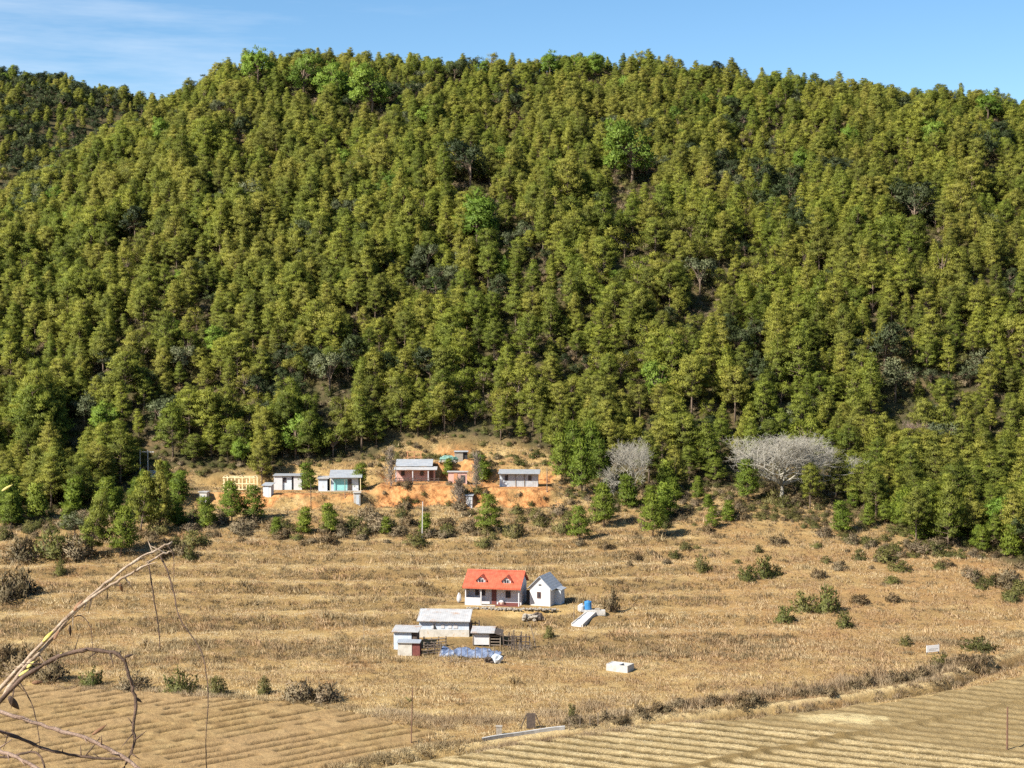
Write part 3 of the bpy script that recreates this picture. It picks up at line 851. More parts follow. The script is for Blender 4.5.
# ---- single pines in front of the forest
for px, py, hpx, label in [
    (90, 556, 68, 'straight young pine with bare lower trunk left of the leaning pine on the meadow edge'),
    (120, 557, 50, 'thin leaning pine with a half bare trunk on the left meadow edge'),
    (140, 535, 62, 'bushy pine above the thin leaning pine'),
    (160, 532, 70, 'tall bushy pine in front of the small grey shed'),
    (207, 528, 30, 'young pine covering the lower half of the pale pillar hut'),
    (232, 524, 42, 'pine standing in front of the left of the timber frame'),
    (253, 522, 36, 'pine standing in front of the right of the timber frame'),
    (262, 486, 50, 'pine between the timber frame and the white twin hut'),
    (275, 535, 16, 'low round pine sapling below the white outhouse'),
    (303, 534, 24, 'pine sapling below the white twin hut'),
    (330, 533, 28, 'round young pine below the teal walled house'),
    (385, 534, 16, 'small round sapling left of the pale utility pole'),
    (358, 490, 24, 'bushy tree at the right corner of the teal walled house'),
    (308, 490, 26, 'small tree between the white twin hut and the teal walled house'),
    (424, 535, 20, 'sapling just behind the pale utility pole'),
    (489, 533, 38, 'fresh green young pine below the orange cut bank'),
    (483, 482, 26, 'small green tree between the pink house and the long grey shed'),
    (447, 476, 16, 'little green tree at the right end of the pink house'),
    (562, 484, 50, 'fresh green pine nearest the right end of the long grey shed'),
    (574, 474, 52, 'tallest fresh green pine at the back of the clump right of the long grey shed'),
    (582, 496, 56, 'fullest fresh green pine at the front of the clump right of the long grey shed'),
    (600, 486, 46, 'fresh green pine at the right of the clump beside the smaller bare tree'),
    (592, 470, 48, 'fresh green pine at the back right of the clump right of the long grey shed'),
    (579, 540, 34, 'young pine at the left of the trees below the small bare tree'),
    (604, 528, 44, 'pine below and left of the small bare tree'),
    (653, 538, 44, 'fresh green pine on the slope below the small bare tree'),
    (676, 492, 46, 'green pine between the two bare trees'),
    (727, 522, 20, 'small round tree alone on the slope below the wide bare tree'),
    (748, 502, 42, 'green pine in front of the left half of the wide bare tree'),
    (810, 510, 46, 'green pine at the right foot of the wide bare tree'),
    (836, 500, 54, 'tall green pine right of the wide bare tree'),
    (842, 532, 30, 'small dark green pine on the grass right of the wide bare tree'),
    (876, 520, 50, 'slim green pine right of the wide bare tree near a pale slope'),
    (916, 545, 56, 'slender pine with light trunk on the right forest edge'),
    (948, 548, 72, 'tall full pine at the right forest edge casting a dark shadow'),
    (12, 528, 34, 'small round pine at the left border on the forest edge'),
    (40, 500, 46, 'light green pine near the left border')]:
    x, y, z = hit(px, py)
    want = hpx * y / F
    k = int(np.argmin([abs(h - want) for h in (5.2, 4.4, 6.0, 3.6)])); h = (5.2, 4.4, 6.0, 3.6)[k]
    if want > 7.0 and 'fresh' not in label:
        k = int(g.integers(0, len(proto))); h = (8.6, 8.0, 9.4, 7.4, 8.8, 8.6, 8.8, 9.6, 7.8)[k]; o = copy_tree(proto[k], label)
    else: o = copy_tree(young[k], label)
    s = want / h
    o.location = (x, y, z - .1); q_ = .85 if want > 7 else 1.05; o.scale = (s * q_, s * q_, s); o.rotation_euler = (0, R(9) if 'leaning' in label else 0, g.random() * .5)
    if 'category' in o: o['category'] = 'tree'
g = np.random.default_rng(31)
for (x0, x1, y0, y1), n_, (h0, h1), lab, grp in [((-4, 182, 492, 530), 26, (18, 40), 'small pine in the scrubby belt along the left forest edge', 'small pines along the left forest edge'),
        ((600, 720, 486, 532), 12, (14, 32), 'small pine on the slope between and below the two bare trees', 'small pines below the bare trees'),
        ((850, 1024, 512, 560), 14, (16, 36), 'small pine standing in front of the right forest edge', 'small pines along the right forest edge')]:
    for i in range(n_):
        px = g.uniform(x0, x1); py = g.uniform(y0, y1)
        if x0 > 800: py = np.interp(px, EDGE_X, EDGE_Y) + g.uniform(-2, 14)
        x, y, z = hit(px, py); want = g.uniform(h0, h1) * y / F; k = int(g.integers(0, 4)); s = want / (5.2, 4.4, 6.0, 3.6)[k]
        o = copy_tree(young[k], lab, grp); o['category'] = 'tree'; o.location = (x, y, z - .1); o.scale = (s * g.uniform(.9, 1.2),) * 2 + (s,); o.rotation_euler = (g.normal() * .04, g.normal() * .04, g.random() * 6.28)
for o in proto + young + sum(leafy.values(), []): hide_away(o)

# ------------------------------------------------------------------ bare trees
def bare_tree(name, label, px, py, H, spread, seed, mat, levels, trunkh, fan, rad, flat=0):
    g = np.random.default_rng(seed); trunk = MB(); limbs = MB(); tw = []
    x, y, z = hit(px, py)
    def grow(p, d, L, r, lev):
        q = p; pts = [p]; rs = [r]; dd = d
        for s in range(3):
            dd = unit(dd + g.normal(size=3) * .2 + np.array([0, 0, .05 if lev < 2 else -.0])); q = q + dd * L / 3; pts.append(q); rs.append(r * (1 - .16 * (s + 1)))
        (trunk if lev == 0 else limbs).tube(pts, rs, 6 if lev < 2 else 3, False)
        if lev >= levels: return
        nb = 3 if lev > 0 else fan
        for k in range(nb + (lev >= 2)):
            a = 6.283 * (k + g.random() * .7) / nb
            out_ = np.array([math.cos(a), math.sin(a), 0.0])
            sp = spread[min(lev, len(spread) - 1)]
            nd = unit(dd * (1 - sp) + out_ * sp + np.array([0, 0, .2 if flat and lev < 4 else .12]) + g.normal(size=3) * .12)
            start = q if (k < 2 or lev == 0) else pts[2]
            grow(start, nd, L * g.uniform(.62, .86) if lev else L * g.uniform(1.2, 1.6), max(.017, r * .58), lev + 1)
    grow(np.array([0, 0, -.3]), unit(np.array([.12, .05, 1.0])), trunkh, rad, 0)
    if flat:
        zm = np.percentile(np.array(limbs.v)[:, 2], 99)
        for b_ in (limbs,): b_.v = [(a, b, zm * math.tanh(c * flat / zm) / math.tanh(flat)) for a, b, c in b_.v]
    allv = np.array(limbs.v); sx = H / max(1e-3, np.percentile(allv[:, 2], 99.5)); 
    o = thing(name, label, 'tree', (x, y, z), 0)
    trunk.build('trunk', mat, o, True); limbs.build('crown', mat, o)
    return o, allv, sx
o, v, s = bare_tree('bare_tree', 'wide umbrella shaped bare grey tree at the forest edge', 782, 499, 10.4, (.80, .62, .5, .48), 5, M['pale_bark'], 6, 3.0, 9, .42, .55)
wx = 17.6 / (np.percentile(v[:, 0], 98) - np.percentile(v[:, 0], 2)); o.scale = (wx, wx * .85, s * .96)
o, v, s = bare_tree('bare_tree', 'smaller bare pale tree with a thin trunk left of the wide bare tree', 637, 498, 9.0, (.5, .5, .45, .45), 8, M['pale_bark'], 6, 2.6, 5, .2)
wx = 6.8 / (np.percentile(v[:, 0], 98) - np.percentile(v[:, 0], 2)); o.scale = (wx, wx, s)
o, v, s = bare_tree('bare_tree', 'reddish brown leafless tree among pines on the right slope', 912, 462, 6.5, (.5, .5, .45, .45), 12, M['brown_bark'], 6, 1.6, 5, .16)
wx = 6.0 / (np.percentile(v[:, 0], 98) - np.percentile(v[:, 0], 2)); o.scale = (wx, wx, s)
# ================================================================== BUILDINGS AND YARD
M['white'] = worn('limewash', (.50, .49, .48), (.59, .58, .57), 1.1, .85, (.52, .50, .46))
M['white_blue'] = worn('pale_blue_wash', (.46, .51, .55), (.56, .60, .63), .9, .8, (.48, .46, .42))
M['dirty_white'] = worn('stained_whitewash', (.40, .37, .31), (.56, .53, .47), 1.4, .9, (.42, .34, .24))
M['lilac'] = worn('porch_wall_paint', (.55, .53, .54), (.62, .60, .61), .8, .85)
M['pink'] = worn('pink_clay_wall', (.52, .30, .24), (.62, .40, .33), 1.5, .9, (.36, .2, .15))
M['teal'] = worn('teal_paint', (.22, .50, .48), (.30, .58, .55), 1.5, .7, (.5, .6, .58))
M['tile'] = stripes('orange_roof_sheet', (.40, .072, .032), (.53, .122, .058), 'X', .35, .55, (.36, .07, .04), .05, dirt=.7)
M['slate'] = stripes('blue_grey_roof_sheet', (.28, .30, .33), (.35, .37, .395), 'X', .3, .5, None, .04)
M['tin'] = stripes('new_tin_sheet', (.42, .44, .46), (.53, .55, .57), 'X', .25, .38, (.5, .46, .42), .04, .35, dirt=.5)
M['rusty_tin'] = stripes('rusty_tin_sheet', (.37, .36, .345), (.48, .47, .45), 'X', .25, .55, (.36, .20, .10), .05, .1, dirt=.85)
M['grey_wall'] = stripes('grey_sheet_wall', (.34, .36, .37), (.46, .48, .49), 'X', .3, .55, (.3, .26, .22), .04, .1)
M['blue_wall'] = stripes('faded_blue_sheet_wall', (.42, .49, .56), (.55, .60, .65), 'X', .35, .6, (.58, .55, .5), .03)
M['brown_wood'] = worn('dark_brown_boards', (.10, .045, .03), (.16, .075, .05), 3, .8, streak=True)
M['red_door'] = worn('red_brown_door_paint', (.13, .035, .03), (.17, .05, .04), 3, .6)
M['grey_wood'] = worn('weathered_sticks', (.17, .13, .095), (.27, .22, .165), 5, .9, streak=True)
M['dark_wood'] = worn('dark_old_wood_and_shade', (.06, .045, .035), (.11, .08, .06), 4, .9)
M['pale_wood'] = worn('fresh_sawn_timber', (.72, .56, .30), (.80, .66, .40), 3, .8, streak=True)
M['orange_wood'] = worn('orange_timber', (.45, .2, .09), (.55, .27, .12), 3, .85, streak=True)
M['stone'] = worn('grey_rubble', (.24, .205, .16), (.36, .32, .26), 4, .95, (.2, .17, .12))
M['concrete'] = worn('pale_concrete', (.38, .36, .32), (.52, .50, .46), 2, .9, (.42, .38, .31))
M['tarp'] = worn('blue_plastic_sheet', (.09, .12, .20), (.18, .225, .32), 2.2, .5, (.34, .37, .42), bumpd=.06, lo=.38, hi=.6)
M['blue_plastic'] = worn('blue_barrel_plastic', (.03, .17, .38), (.05, .22, .45), 2, .4)
M['glass'] = worn('dark_window_glass', (.03, .035, .045), (.05, .055, .065), 1, .12)
M['sign'] = worn('white_sign_paint', (.74, .73, .70), (.80, .79, .77), 2, .6)
M['metal_pole'] = worn('grey_pole', (.44, .42, .38), (.55, .53, .50), 4, .7)
M['rust_pole'] = worn('rusty_pole', (.13, .07, .045), (.19, .10, .06), 4, .8)
M['dark'] = worn('black_screen_and_shade', (.02, .02, .022), (.04, .04, .04), 3, .9)  # flat black also paints the shade inside passages, openings and gaps
M['green_tarp'] = worn('green_plastic_sheet', (.10, .22, .17), (.2, .3, .24), 2, .5)

CLEAR = []   # places with no grass
def at(px, py, name, label, cat, yaw=0, group=None, r=None, dz=0):
    x, y, z = hit(px, py)
    o = thing(name, label, cat, (x, y, z + dz), yaw, group)
    if r: CLEAR.append((x, y, r))
    return o
def m_px(px, py): return hit(px, py)[1] / F

def window(parent, x, z, w, h, y, frame='white', depth=.07, bars=True):
    f = MB(); t = .07
    f.box(x - w / 2, x + w / 2, y - depth, y, z, z + t).box(x - w / 2, x + w / 2, y - depth, y, z + h - t, z + h)
    f.box(x - w / 2, x - w / 2 + t, y - depth + .004, y - .004, z + t, z + h - t).box(x + w / 2 - t, x + w / 2, y - depth + .004, y - .004, z + t, z + h - t)
    if bars: f.box(x - .025, x + .025, y - depth + .01, y - .006, z + t, z + h - t)
    o = f.build('window', M[frame], parent)
    MB().box(x - w / 2 + t, x + w / 2 - t, y - .03, y - .012, z + t, z + h - t).build('pane', M['glass'], o)
    return o

# ---- the house with the orange roof
H = at(492, 606, 'village_house', 'white village house with bright orange roof and two dormers', 'house', -12, r=6.5)
W = 4.05
H.scale = (.86, .93, .92)
MB().box(-W, W, 1.3, 4.9, -.6, 2.75).box(-W, -W + .14, .1, 1.3, -.6, 2.6).extr([(-W, 1.3, 2.75), (-W, 4.9, 2.75), (-W, 3.1, 4.0)], (.14, 0, 0)).extr([(W - .14, 1.3, 2.75), (W - .14, 4.9, 2.75), (W - .14, 3.1, 4.0)], (.14, 0, 0)).build('wall', M['lilac'], H)
def slab(prof, x0, x1): return [(x0, a, b) for a, b in prof], (x1 - x0, 0, 0)
rf = MB(); e0 = (-.35, 2.45); rg = (2.75, 4.36); e1 = (5.3, 2.75); t = .09
rf.extr(*slab([e0, rg, (rg[0], rg[1] + t), (e0[0] - .03, e0[1] + t)], -W - .3, W + .3))
rf.extr(*slab([(rg[0] + .003, rg[1]), e1, (e1[0], e1[1] + t), (rg[0] + .003, rg[1] + t)], -W - .3, W + .3))
roof = rf.build('roof', M['tile'], H)
MB().extr(*slab([(rg[0] - .14, rg[1] + .06), (rg[0] + .14, rg[1] + .06), (rg[0], rg[1] + .18)], -W - .32, W + .32)).build('ridge_cap', M['tile'], roof)
MB().box(-W - .3, W + .3, e0[0] - .07, e0[0] - .035, e0[1] - .12, e0[1] + .07).build('fascia_board', M['tile'], roof)
MB().box(1.75, 3.0, 2.95, 3.2, 4.3, 4.55).box(-1.9, -1.2, 2.95, 3.2, 4.3, 4.5).build('ridge_vent', M['dark_wood'], roof)
for dx in (-1.75, 2.05):
    b = MB(); yb, zb = .55, 2.98
    b.extr([(dx - .62, yb, zb - .05), (dx + .62, yb, zb - .05), (dx + .62, yb, zb + .5), (dx, yb, zb + .98), (dx - .62, yb, zb + .5)], (0, 1.5, 0))
    dm = b.build('dormer', M['white'], H)
    q = MB()
    q.extr([(dx - .82, yb - .28, zb + .34), (dx, yb - .28, zb + 1.0), (dx, yb - .28, zb + 1.1), (dx - .9, yb - .28, zb + .36)], (0, 1.95, 0))
    q.extr([(dx + .003, yb - .28, zb + 1.0), (dx + .82, yb - .28, zb + .34), (dx + .9, yb - .28, zb + .36), (dx + .003, yb - .28, zb + 1.1)], (0, 1.95, 0))
    q.build('dormer_roof', M['tile'], dm)
    window(dm, dx, zb + .02, .8, .58, yb - .004)
MB().box(-.36, .36, 1.24, 1.296, 0, 2.05).build('door', M['red_door'], H)
for x in (-2.55, -1.6): window(H, x, 1.15, .55, .8, 1.297, 'brown_wood')
window(H, 2.1, .95, .75, .95, 1.297, 'brown_wood')
MB().box(-W, -1.75, -.05, .1, -.6, 1.05).build('parapet', M['white'], H)
MB().box(.5, W - .05, -.02, .12, -.6, .22).build('porch_edge', M['red_door'], H)
MB().box(-1.7, .5, -.25, .14, -.6, .08).build('porch_step', M['concrete'], H)
for x in (-1.72, W - .16): MB().box(x, x + .15, -.03, .12, .05, 2.5).build('porch_column', M['white'], H)
MB().box(.6, W - .2, 1.25, 1.297, .02, .3).build('skirting', M['red_door'], H)
# white sacks by the parapet and a bit of laundry by the door
o = at(459, 603, 'sack', 'white sack standing at the left end of the orange roofed house', 'sack'); MB().blob((0, 0, .55), (.32, .28, .62), 3).build('bag', M['white'], o, True); MB().blob((0, 0, 1.18), (.12, .1, .12), 4).build('tied_neck', M['white'], o, True)
o = at(502, 605, 'washing_basket', 'small pale pink basket of washing beside the brown house door', 'basket'); MB().tube([(0, 0, 0), (0, 0, .35)], [.25, .33], 10).build('basket', M['pink'], o); MB().blob((0, 0, .4), (.33, .3, .22), 8).build('washing', M['white'], o, True)

# ---- the small white house
H = at(540, 606, 'gable_house', 'small white house with blue grey gable roof and its gable toward the valley', 'house', -20, r=3.6)
w2 = 1.5; L = 4.0
H.scale = (.9, .9, .92)
MB().extr([(-w2, 0, -.6), (w2, 0, -.6), (w2, 0, 2.5), (0, 0, 3.95), (-w2, 0, 2.5)], (0, L, 0)).build('wall', M['white'], H)
r_ = MB()
for s in (-1, 1):
    r_.extr([(s * .003, -.3, 3.98), (s * (w2 + .35), -.3, 2.2), (s * (w2 + .38), -.3, 2.28), (s * .003, -.3, 4.09)], (0, L + .6, 0))
r_.build('roof', M['slate'], H)
window(H, -.15, 1.05, .55, .85, -.003, 'brown_wood')
MB().box(-.2, .2, -.03, -.003, 2.75, 2.95).build('gable_vent', M['dark'], H)
an = MB().box(w2 + .003, w2 + .9, 1.9, 3.6, -.6, 2.0).build('annexe', M['white_blue'], H)
MB().extr([(w2 - .1, 1.7, 2.35), (w2 + 1.15, 1.7, 2.0), (w2 + 1.15, 1.7, 2.08), (w2 - .1, 1.7, 2.43)], (0, 2.1, 0)).build('annexe_roof', M['slate'], an)
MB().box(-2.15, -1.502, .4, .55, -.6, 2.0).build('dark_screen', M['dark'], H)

# ---- rubble wall in front of the house, stone heap
def rubble(n, x0, x1, y0, y1, hmax, r, seed):
    g = np.random.default_rng(seed); b = MB()
    for i in range(n):
        q = r * g.uniform(.6, 1.3)
        b.blob((g.uniform(x0, x1), g.uniform(y0, y1), g.uniform(0, hmax)), (q * 1.25, q, q * .8), int(g.integers(1e6)), 4, 6, .3)
    return b
o = at(520, 611, 'stone_wall', 'low rubble stone wall along the terrace below the orange roofed house', 'wall', -4)
rubble(170, -6.5, 5.0, -.35, .35, .22, .13, 5).build('stones', M['stone'], o)
o = at(532, 621, 'stone_heap', 'heap of dark and pale stones below the stone wall', 'stone heap', r=1.2)
rubble(34, -1.0, .7, -.5, .5, .75, .2, 6).build('pale_stones', M['stone'], o); rubble(14, .5, 1.2, -.4, .4, .9, .28, 7).build('dark_stones', M['dark_wood'], o)

# ---- long barn
H = at(444, 637, 'barn', 'long low barn with a rusty tin roof and faded blue wall', 'barn', -4, r=4)
MB().box(-2.95, 2.95, 0, 2.7, -.6, .85).build('plinth_wall', M['dirty_white'], H)
MB().box(-2.93, 2.93, .02, 2.68, .85, 2.05).extr([(-2.93, .02, 2.05), (-2.93, 2.68, 2.05), (-2.93, 2.68, 2.75)], (.06, 0, 0)).extr([(2.87, .02, 2.05), (2.87, 2.68, 2.05), (2.87, 2.68, 2.75)], (.06, 0, 0)).build('sheet_wall', M['blue_wall'], H)
MB().extr(*slab([(-.45, 1.85), (2.95, 2.72), (2.95, 2.80), (-.45, 1.93)], -3.15, 3.1)).build('roof', M['rusty_tin'], H)
for x, wd_, h0, h1 in ((-1.45, .45, .95, 1.75), (-.35, .4, 1.0, 1.5), (.5, .4, 1.0, 1.45), (1.1, .5, 1.0, 1.5)):
    MB().box(x, x + wd_, -.03, .017, h0, h1).build('pale_patch', M['white'], H)
MB().extr([(-1.25, -.035, .9), (-.85, -.035, .9), (-1.2, -.035, 1.6)], (0, .02, 0)).build('dark_gap', M['dark'], H)
MB().box(2.96, 3.02, .3, 1.6, .1, 1.75).build('door', M['brown_wood'], H)
# ---- little walled coop at the left
H = at(405, 650, 'coop', 'pale tin coop with a flat roof left of the long barn', 'shed', -6, r=2)
MB().box(-1.3, .75, 0, 2.0, -.5, 2.05).build('wall', M['blue_wall'], H)
MB().box(.755, 1.35, .1, 2.0, -.5, 2.0).build('opening_shade', M['dark_wood'], H)  # solid dark box painted as the shade of the open side
MB().extr(*slab([(-.35, 2.06), (2.3, 2.35), (2.3, 2.42), (-.35, 2.13)], -1.5, 1.6)).build('roof', M['rusty_tin'], H)
H = at(407, 656, 'animal_pen', 'low whitewashed pen with a red brown side wall in front of the pale coop', 'pen', -6, r=2)
MB().box(-1.05, .55, 0, .9, -.5, 1.45).build('wall', M['dirty_white'], H)
MB().box(.553, 1.45, .06, .9, -.5, 1.4).build('side_wall', M['red_door'], H)
MB().extr(*slab([(-.2, 1.47), (1.1, 1.62), (1.1, 1.68), (-.2, 1.53)], -1.15, 1.5)).build('roof', M['tin'], H)
# ---- shed with slatted side
H = at(486, 647, 'slatted_shed', 'small shed with white wall and dark slatted side below the small white house', 'shed', -4, r=2.4)
MB().box(-1.55, .35, 0, .1, .25, 1.5).build('front_wall', M['white'], H)
MB().box(-1.5, 1.5, 1.7, 1.8, -.3, 1.65).box(-1.55, -1.47, .11, 1.7, 0, 1.6).build('back_wall', M['dark_wood'], H)
for k in range(4): MB().box(.37, 1.6, 0, .06, .2 + .34 * k, .3 + .34 * k).build('slat', M['grey_wood'], H)
for x, y in ((-1.55, -.07), (.36, -.07), (1.6, -.07), (1.6, 1.75)): MB().box(x, x + .1, y, y + .065, -.5, 1.62).build('post', M['grey_wood'], H)
MB().extr(*slab([(-.45, 1.66), (2.1, 1.98), (2.1, 2.05), (-.45, 1.73)], -1.75, 1.0)).build('roof', M['rusty_tin'], H)
MB().extr([(1.003, -.45, 1.66), (1.9, -.4, 1.35), (1.9, -.4, 1.42), (1.003, -.45, 1.73)], (0, 2.5, .2)).build('side_roof', M['dark_wood'], H)
# ---- rail fences
def fence(px0, py0, px1, py1, label, n, rails, hgt, mat='grey_wood', wob=.0, seed=3):
    g = np.random.default_rng(seed)
    a = hit(px0, py0); b = hit(px1, py1)
    o = thing('rail_fence', label, 'fence', a)
    d = np.array(b) - np.array(a)
    for i in range(n):
        p = d * i / (n - 1); zz = gz(a[0] + p[0], a[1] + p[1]) - a[2]; lx, ly = g.normal(size=2) * wob
        MB().tube([(p[0], p[1], zz - .3), (p[0] + lx, p[1] + ly, zz + hgt * g.uniform(.9, 1.25))], .075, 5).build('post', M[mat], o)
    for k in range(rails):
        pts = [(d[0] * i / (n - 1), d[1] * i / (n - 1) - .06, gz(a[0] + d[0] * i / (n - 1), a[1] + d[1] * i / (n - 1)) - a[2] + hgt * (k + .7) / rails + g.normal() * wob * .4) for i in range(n)]
        MB().tube(pts, .065, 4).build('rail', M[mat], o)
    return o
fence(421, 656, 441, 655, 'short dark rail fence right of the red brown pen wall', 4, 4, 1.25, 'dark_wood')
fence(424, 648, 446, 647, 'grey rail fence behind the short dark one', 4, 3, 1.1)
fence(471, 634, 480, 634, 'broken rails between the long barn and the slatted shed', 3, 3, 1.4, 'dark_wood', .06)
fence(504, 648, 530, 649, 'crooked stick fence right of the slatted shed', 7, 3, 1.5, 'dark_wood', .14, 9)
# ---- blue sheet over a row of sticks
a = hit(438, 657); b = hit(499, 660)
o = thing('blue_sheet', 'crumpled blue plastic sheet spread along sticks below the sheds', 'tarpaulin', a)
L = math.hypot(b[0] - a[0], b[1] - a[1]); nx, ny = 60, 12
X, Y = np.meshgrid(np.linspace(0, L, nx), np.linspace(0, 1, ny))
yw = Y * 2.3 * (.75 + .25 * vnoise(X / 1.2, Y * 0, 5)); dirx = (b[0] - a[0]) / L; diry = (b[1] - a[1]) / L
WX = X * dirx - yw * diry; WY = X * diry + yw * dirx
ZG = ground_h(WX + a[0], WY + a[1]) - a[2]
ZT = ZG + .06 + .85 * np.sin(np.clip(Y * 1.15, 0, 1) * PI / 2) * (.55 + .45 * vnoise(X / .9, Y * 1.5, 6)) + .55 * (fbm(X / .4, Y * 4, 7) - .5)
sm, _ = grid_mesh('sheet', WX, WY, ZT); sm.materials.append(M['tarp']); so_ = link('sheet', sm, o)
md = so_.modifiers.new('thickness', 'SOLIDIFY'); md.thickness = .02
g = np.random.default_rng(4)
for i in range(9):
    t = (i + .5) / 9 * L; MB().tube([(t * dirx, t * diry - .1, -.2), (t * dirx + g.normal() * .1, t * diry - .05, 1.15 + .4 * g.random())], .035, 4).build('stick', M['grey_wood'], o)
o = at(494, 663, 'plastic_heap', 'bundle of pale plastic and brush at the right end of the blue sheet', 'heap')
MB().blob((.35, 0, .4), (.6, .4, .55), 12, 6, 10, .3).build('plastic', M['white_blue'], o); rubble(16, -1.0, -.2, -.3, .3, .6, .2, 13).build('brush', M['dark_wood'], o)
o = at(455, 662, 'brush_heap', 'low heap of cut brush in front of the blue sheet', 'heap')
b_ = MB()
for i in range(40):
    p = np.array([g.normal() * .7, g.normal() * .25, .05]); d = unit(g.normal(size=3) + np.array([0, 0, .3])); b_.tube([p, p + d * .7], [.03, .012], 3)
b_.build('sticks', M['grey_wood'], o)
# ---- stick frame right of the shed
o = at(519, 651, 'stick_frame', 'tangle of upright dry sticks tied into a frame right of the slatted shed', 'stick frame')
for i, (x, h_, l) in enumerate([(-.9, 2.0, .1), (-.5, 2.4, -.1), (0, 1.8, .15), (.3, 1.5, -.1)]): MB().tube([(x, 0, -.3), (x + l, .1 * i, h_)], [.09, .06], 5).build('upright', M['dark_wood'], o)
MB().tube([(-1.0, 0, 1.5), (.5, .1, 1.3)], .04, 4).build('crossbar', M['dark_wood'], o)
b_ = MB()
for i in range(36):
    p = np.array([.5 + g.normal() * .6, g.normal() * .3, .1]); d = unit(g.normal(size=3) + np.array([0, 0, .9])); b_.tube([p, p + d * .9], [.035, .012], 3)
b_.build('brush', M['grey_wood'], o)
x, y, z = hit(536, 648)
o = thing('bare_sapling', 'thin leaning bare trunk right of the stick frame', 'tree', (x, y, z)); MB().tube([(0, 0, -.2), (-.25, 0, 1.2), (-.6, 0, 2.4), (-1.1, 0, 3.2)], [.07, .055, .04, .02], 5).build('trunk', M['grey_wood'], o)
MB().tube([(-.3, 0, 1.4), (.1, .1, 2.3)], [.035, .01], 4).tube([(-.6, 0, 2.4), (-.5, .1, 3.1)], [.03, .01], 4).build('branch', M['grey_wood'], o)
# ---- blue drum, slab, tank, board
o = at(588, 611, 'water_drum', 'bright blue water drum above the long white slab', 'drum', r=.8)
MB().tube([(0, 0, .05), (0, 0, .1), (0, 0, 1.0), (0, 0, 1.08)], [.42, .46, .46, .40], 14).build('drum', M['blue_plastic'], o); MB().tube([(0, 0, 1.08), (0, 0, 1.16)], .18, 10).build('lid', M['blue_plastic'], o); MB().box(-.6, .6, -.5, .5, -.3, .05).build('base', M['concrete'], o)
o = at(581, 611, 'water_tank', 'small white cistern left of the blue drum', 'tank'); MB().tube([(0, 0, -.2), (0, 0, .5), (0, 0, .68)], [.4, .4, .18], 12).build('tank', M['white'], o); MB().tube([(.1, 0, .66), (.1, 0, .78)], .16, 8).build('lid', M['white_blue'], o)
o = at(599, 613, 'concrete_block', 'pale flat concrete block right of the blue drum', 'block'); MB().box(-.75, .75, -.5, .5, -.3, .3).build('block', M['concrete'], o); MB().box(-.5, .1, -.3, .3, .303, .5).build('cover', M['stone'], o)
a = hit(577, 627); b = hit(591, 615)
o = thing('wash_slab', 'long sloping white concrete slab running down from the blue drum', 'slab', a)
p0 = np.array([0, 0, .25]); p1 = np.array(b) - np.array(a) + np.array([0, 0, .3]); n_ = unit(np.cross(p1 - p0, (0, 0, 1)))
s1 = MB().extr([p0 - n_ * .62, p0 + n_ * .55, p1 + n_ * .5, p1 - n_ * .5], (0, 0, -.6)).build('slab', M['white'], o)
for s in (-1, 1):
    q0 = p0 + n_ * s * .71; q1 = p1 + n_ * s * .58
    MB().extr([q0 - n_ * .07, q0 + n_ * .07, q1 + n_ * .07, q1 - n_ * .07], (0, 0, -.6)).build('kerb', M['concrete'], o).location = (0, 0, .12)
CLEAR += [(a[0], a[1], 1.3), (b[0], b[1], 1.3), ((a[0] + b[0]) / 2, (a[1] + b[1]) / 2, 1.6)]
o = at(620, 671, 'concrete_cistern', 'open white concrete cistern alone on the lower grass', 'tank', -28, r=1.9)
b_ = MB(); ww, dd, hh, t = 1.25, .85, .75, .14
b_.box(-ww, ww, -dd, -dd + t, -.5, hh).box(-ww, ww, dd - t, dd, -.5, hh).box(-ww, -ww + t, -dd + t, dd - t, -.5, hh - .003).box(ww - t, ww, -dd + t, dd - t, -.5, hh - .003)
b_.build('wall', M['concrete'], o); MB().box(-ww + t, .1, -dd + t, dd - t, hh - .12, hh - .04).build('cover', M['white'], o); MB().box(.1, ww - t, -dd + t, dd - t, -.4, .3).build('floor', M['white_blue'], o)
o = at(933, 655, 'board', 'white rectangular board standing at the edge of the stream bank on the right', 'board', 22, r=.8)
MB().box(-.85, .85, 0, .06, .3, 1.05).build('panel', M['sign'], o)
for x in (-.85, .75): MB().box(x, x + .09, .065, .14, -.3, 1.2).build('post', M['grey_wood'], o)
MB().box(-.6, .6, -.012, 0, .62, .7).box(-.6, .35, -.012, 0, .48, .54).build('faded_lines', M['metal_pole'], o)
# ---- ditch crossing with dark panel
a = hit(482, 743); b = hit(565, 731)
o = thing('channel_edge', 'pale concrete channel edge along the ditch beside the dark panel', 'channel', a)
npt = 9; 
for off, wd_ in ((0, .3), (.75, .2)):
    vs = []; fs = []
    for i in range(npt):
        t = i / (npt - 1); x = (b[0] - a[0]) * t; y = (b[1] - a[1]) * t + .5 * math.sin(t * PI) + off; z = gz(a[0] + x, a[1] + y) - a[2]
        vs += [(x, y, z + .28), (x, y + wd_, z + .28), (x, y + wd_, z - .4), (x, y, z - .4)]
    for i in range(npt - 1):
        for k in range(4): fs.append((i * 4 + k, (i + 1) * 4 + k, (i + 1) * 4 + (k + 1) % 4, i * 4 + (k + 1) % 4))
    fs += [(3, 2, 1, 0), tuple((npt - 1) * 4 + k for k in range(4))]
    b_ = MB(); b_.add(vs, fs); b_.build('kerb', M['concrete'], o)
o = at(499, 735, 'marker_post', 'short pale concrete marker at the left end of the channel', 'post'); MB().box(-.26, .26, -.2, .2, -.3, .75).build('shaft', M['stone'], o); MB().box(-.3, .3, -.24, .24, .75, .85).build('cap', M['stone'], o)
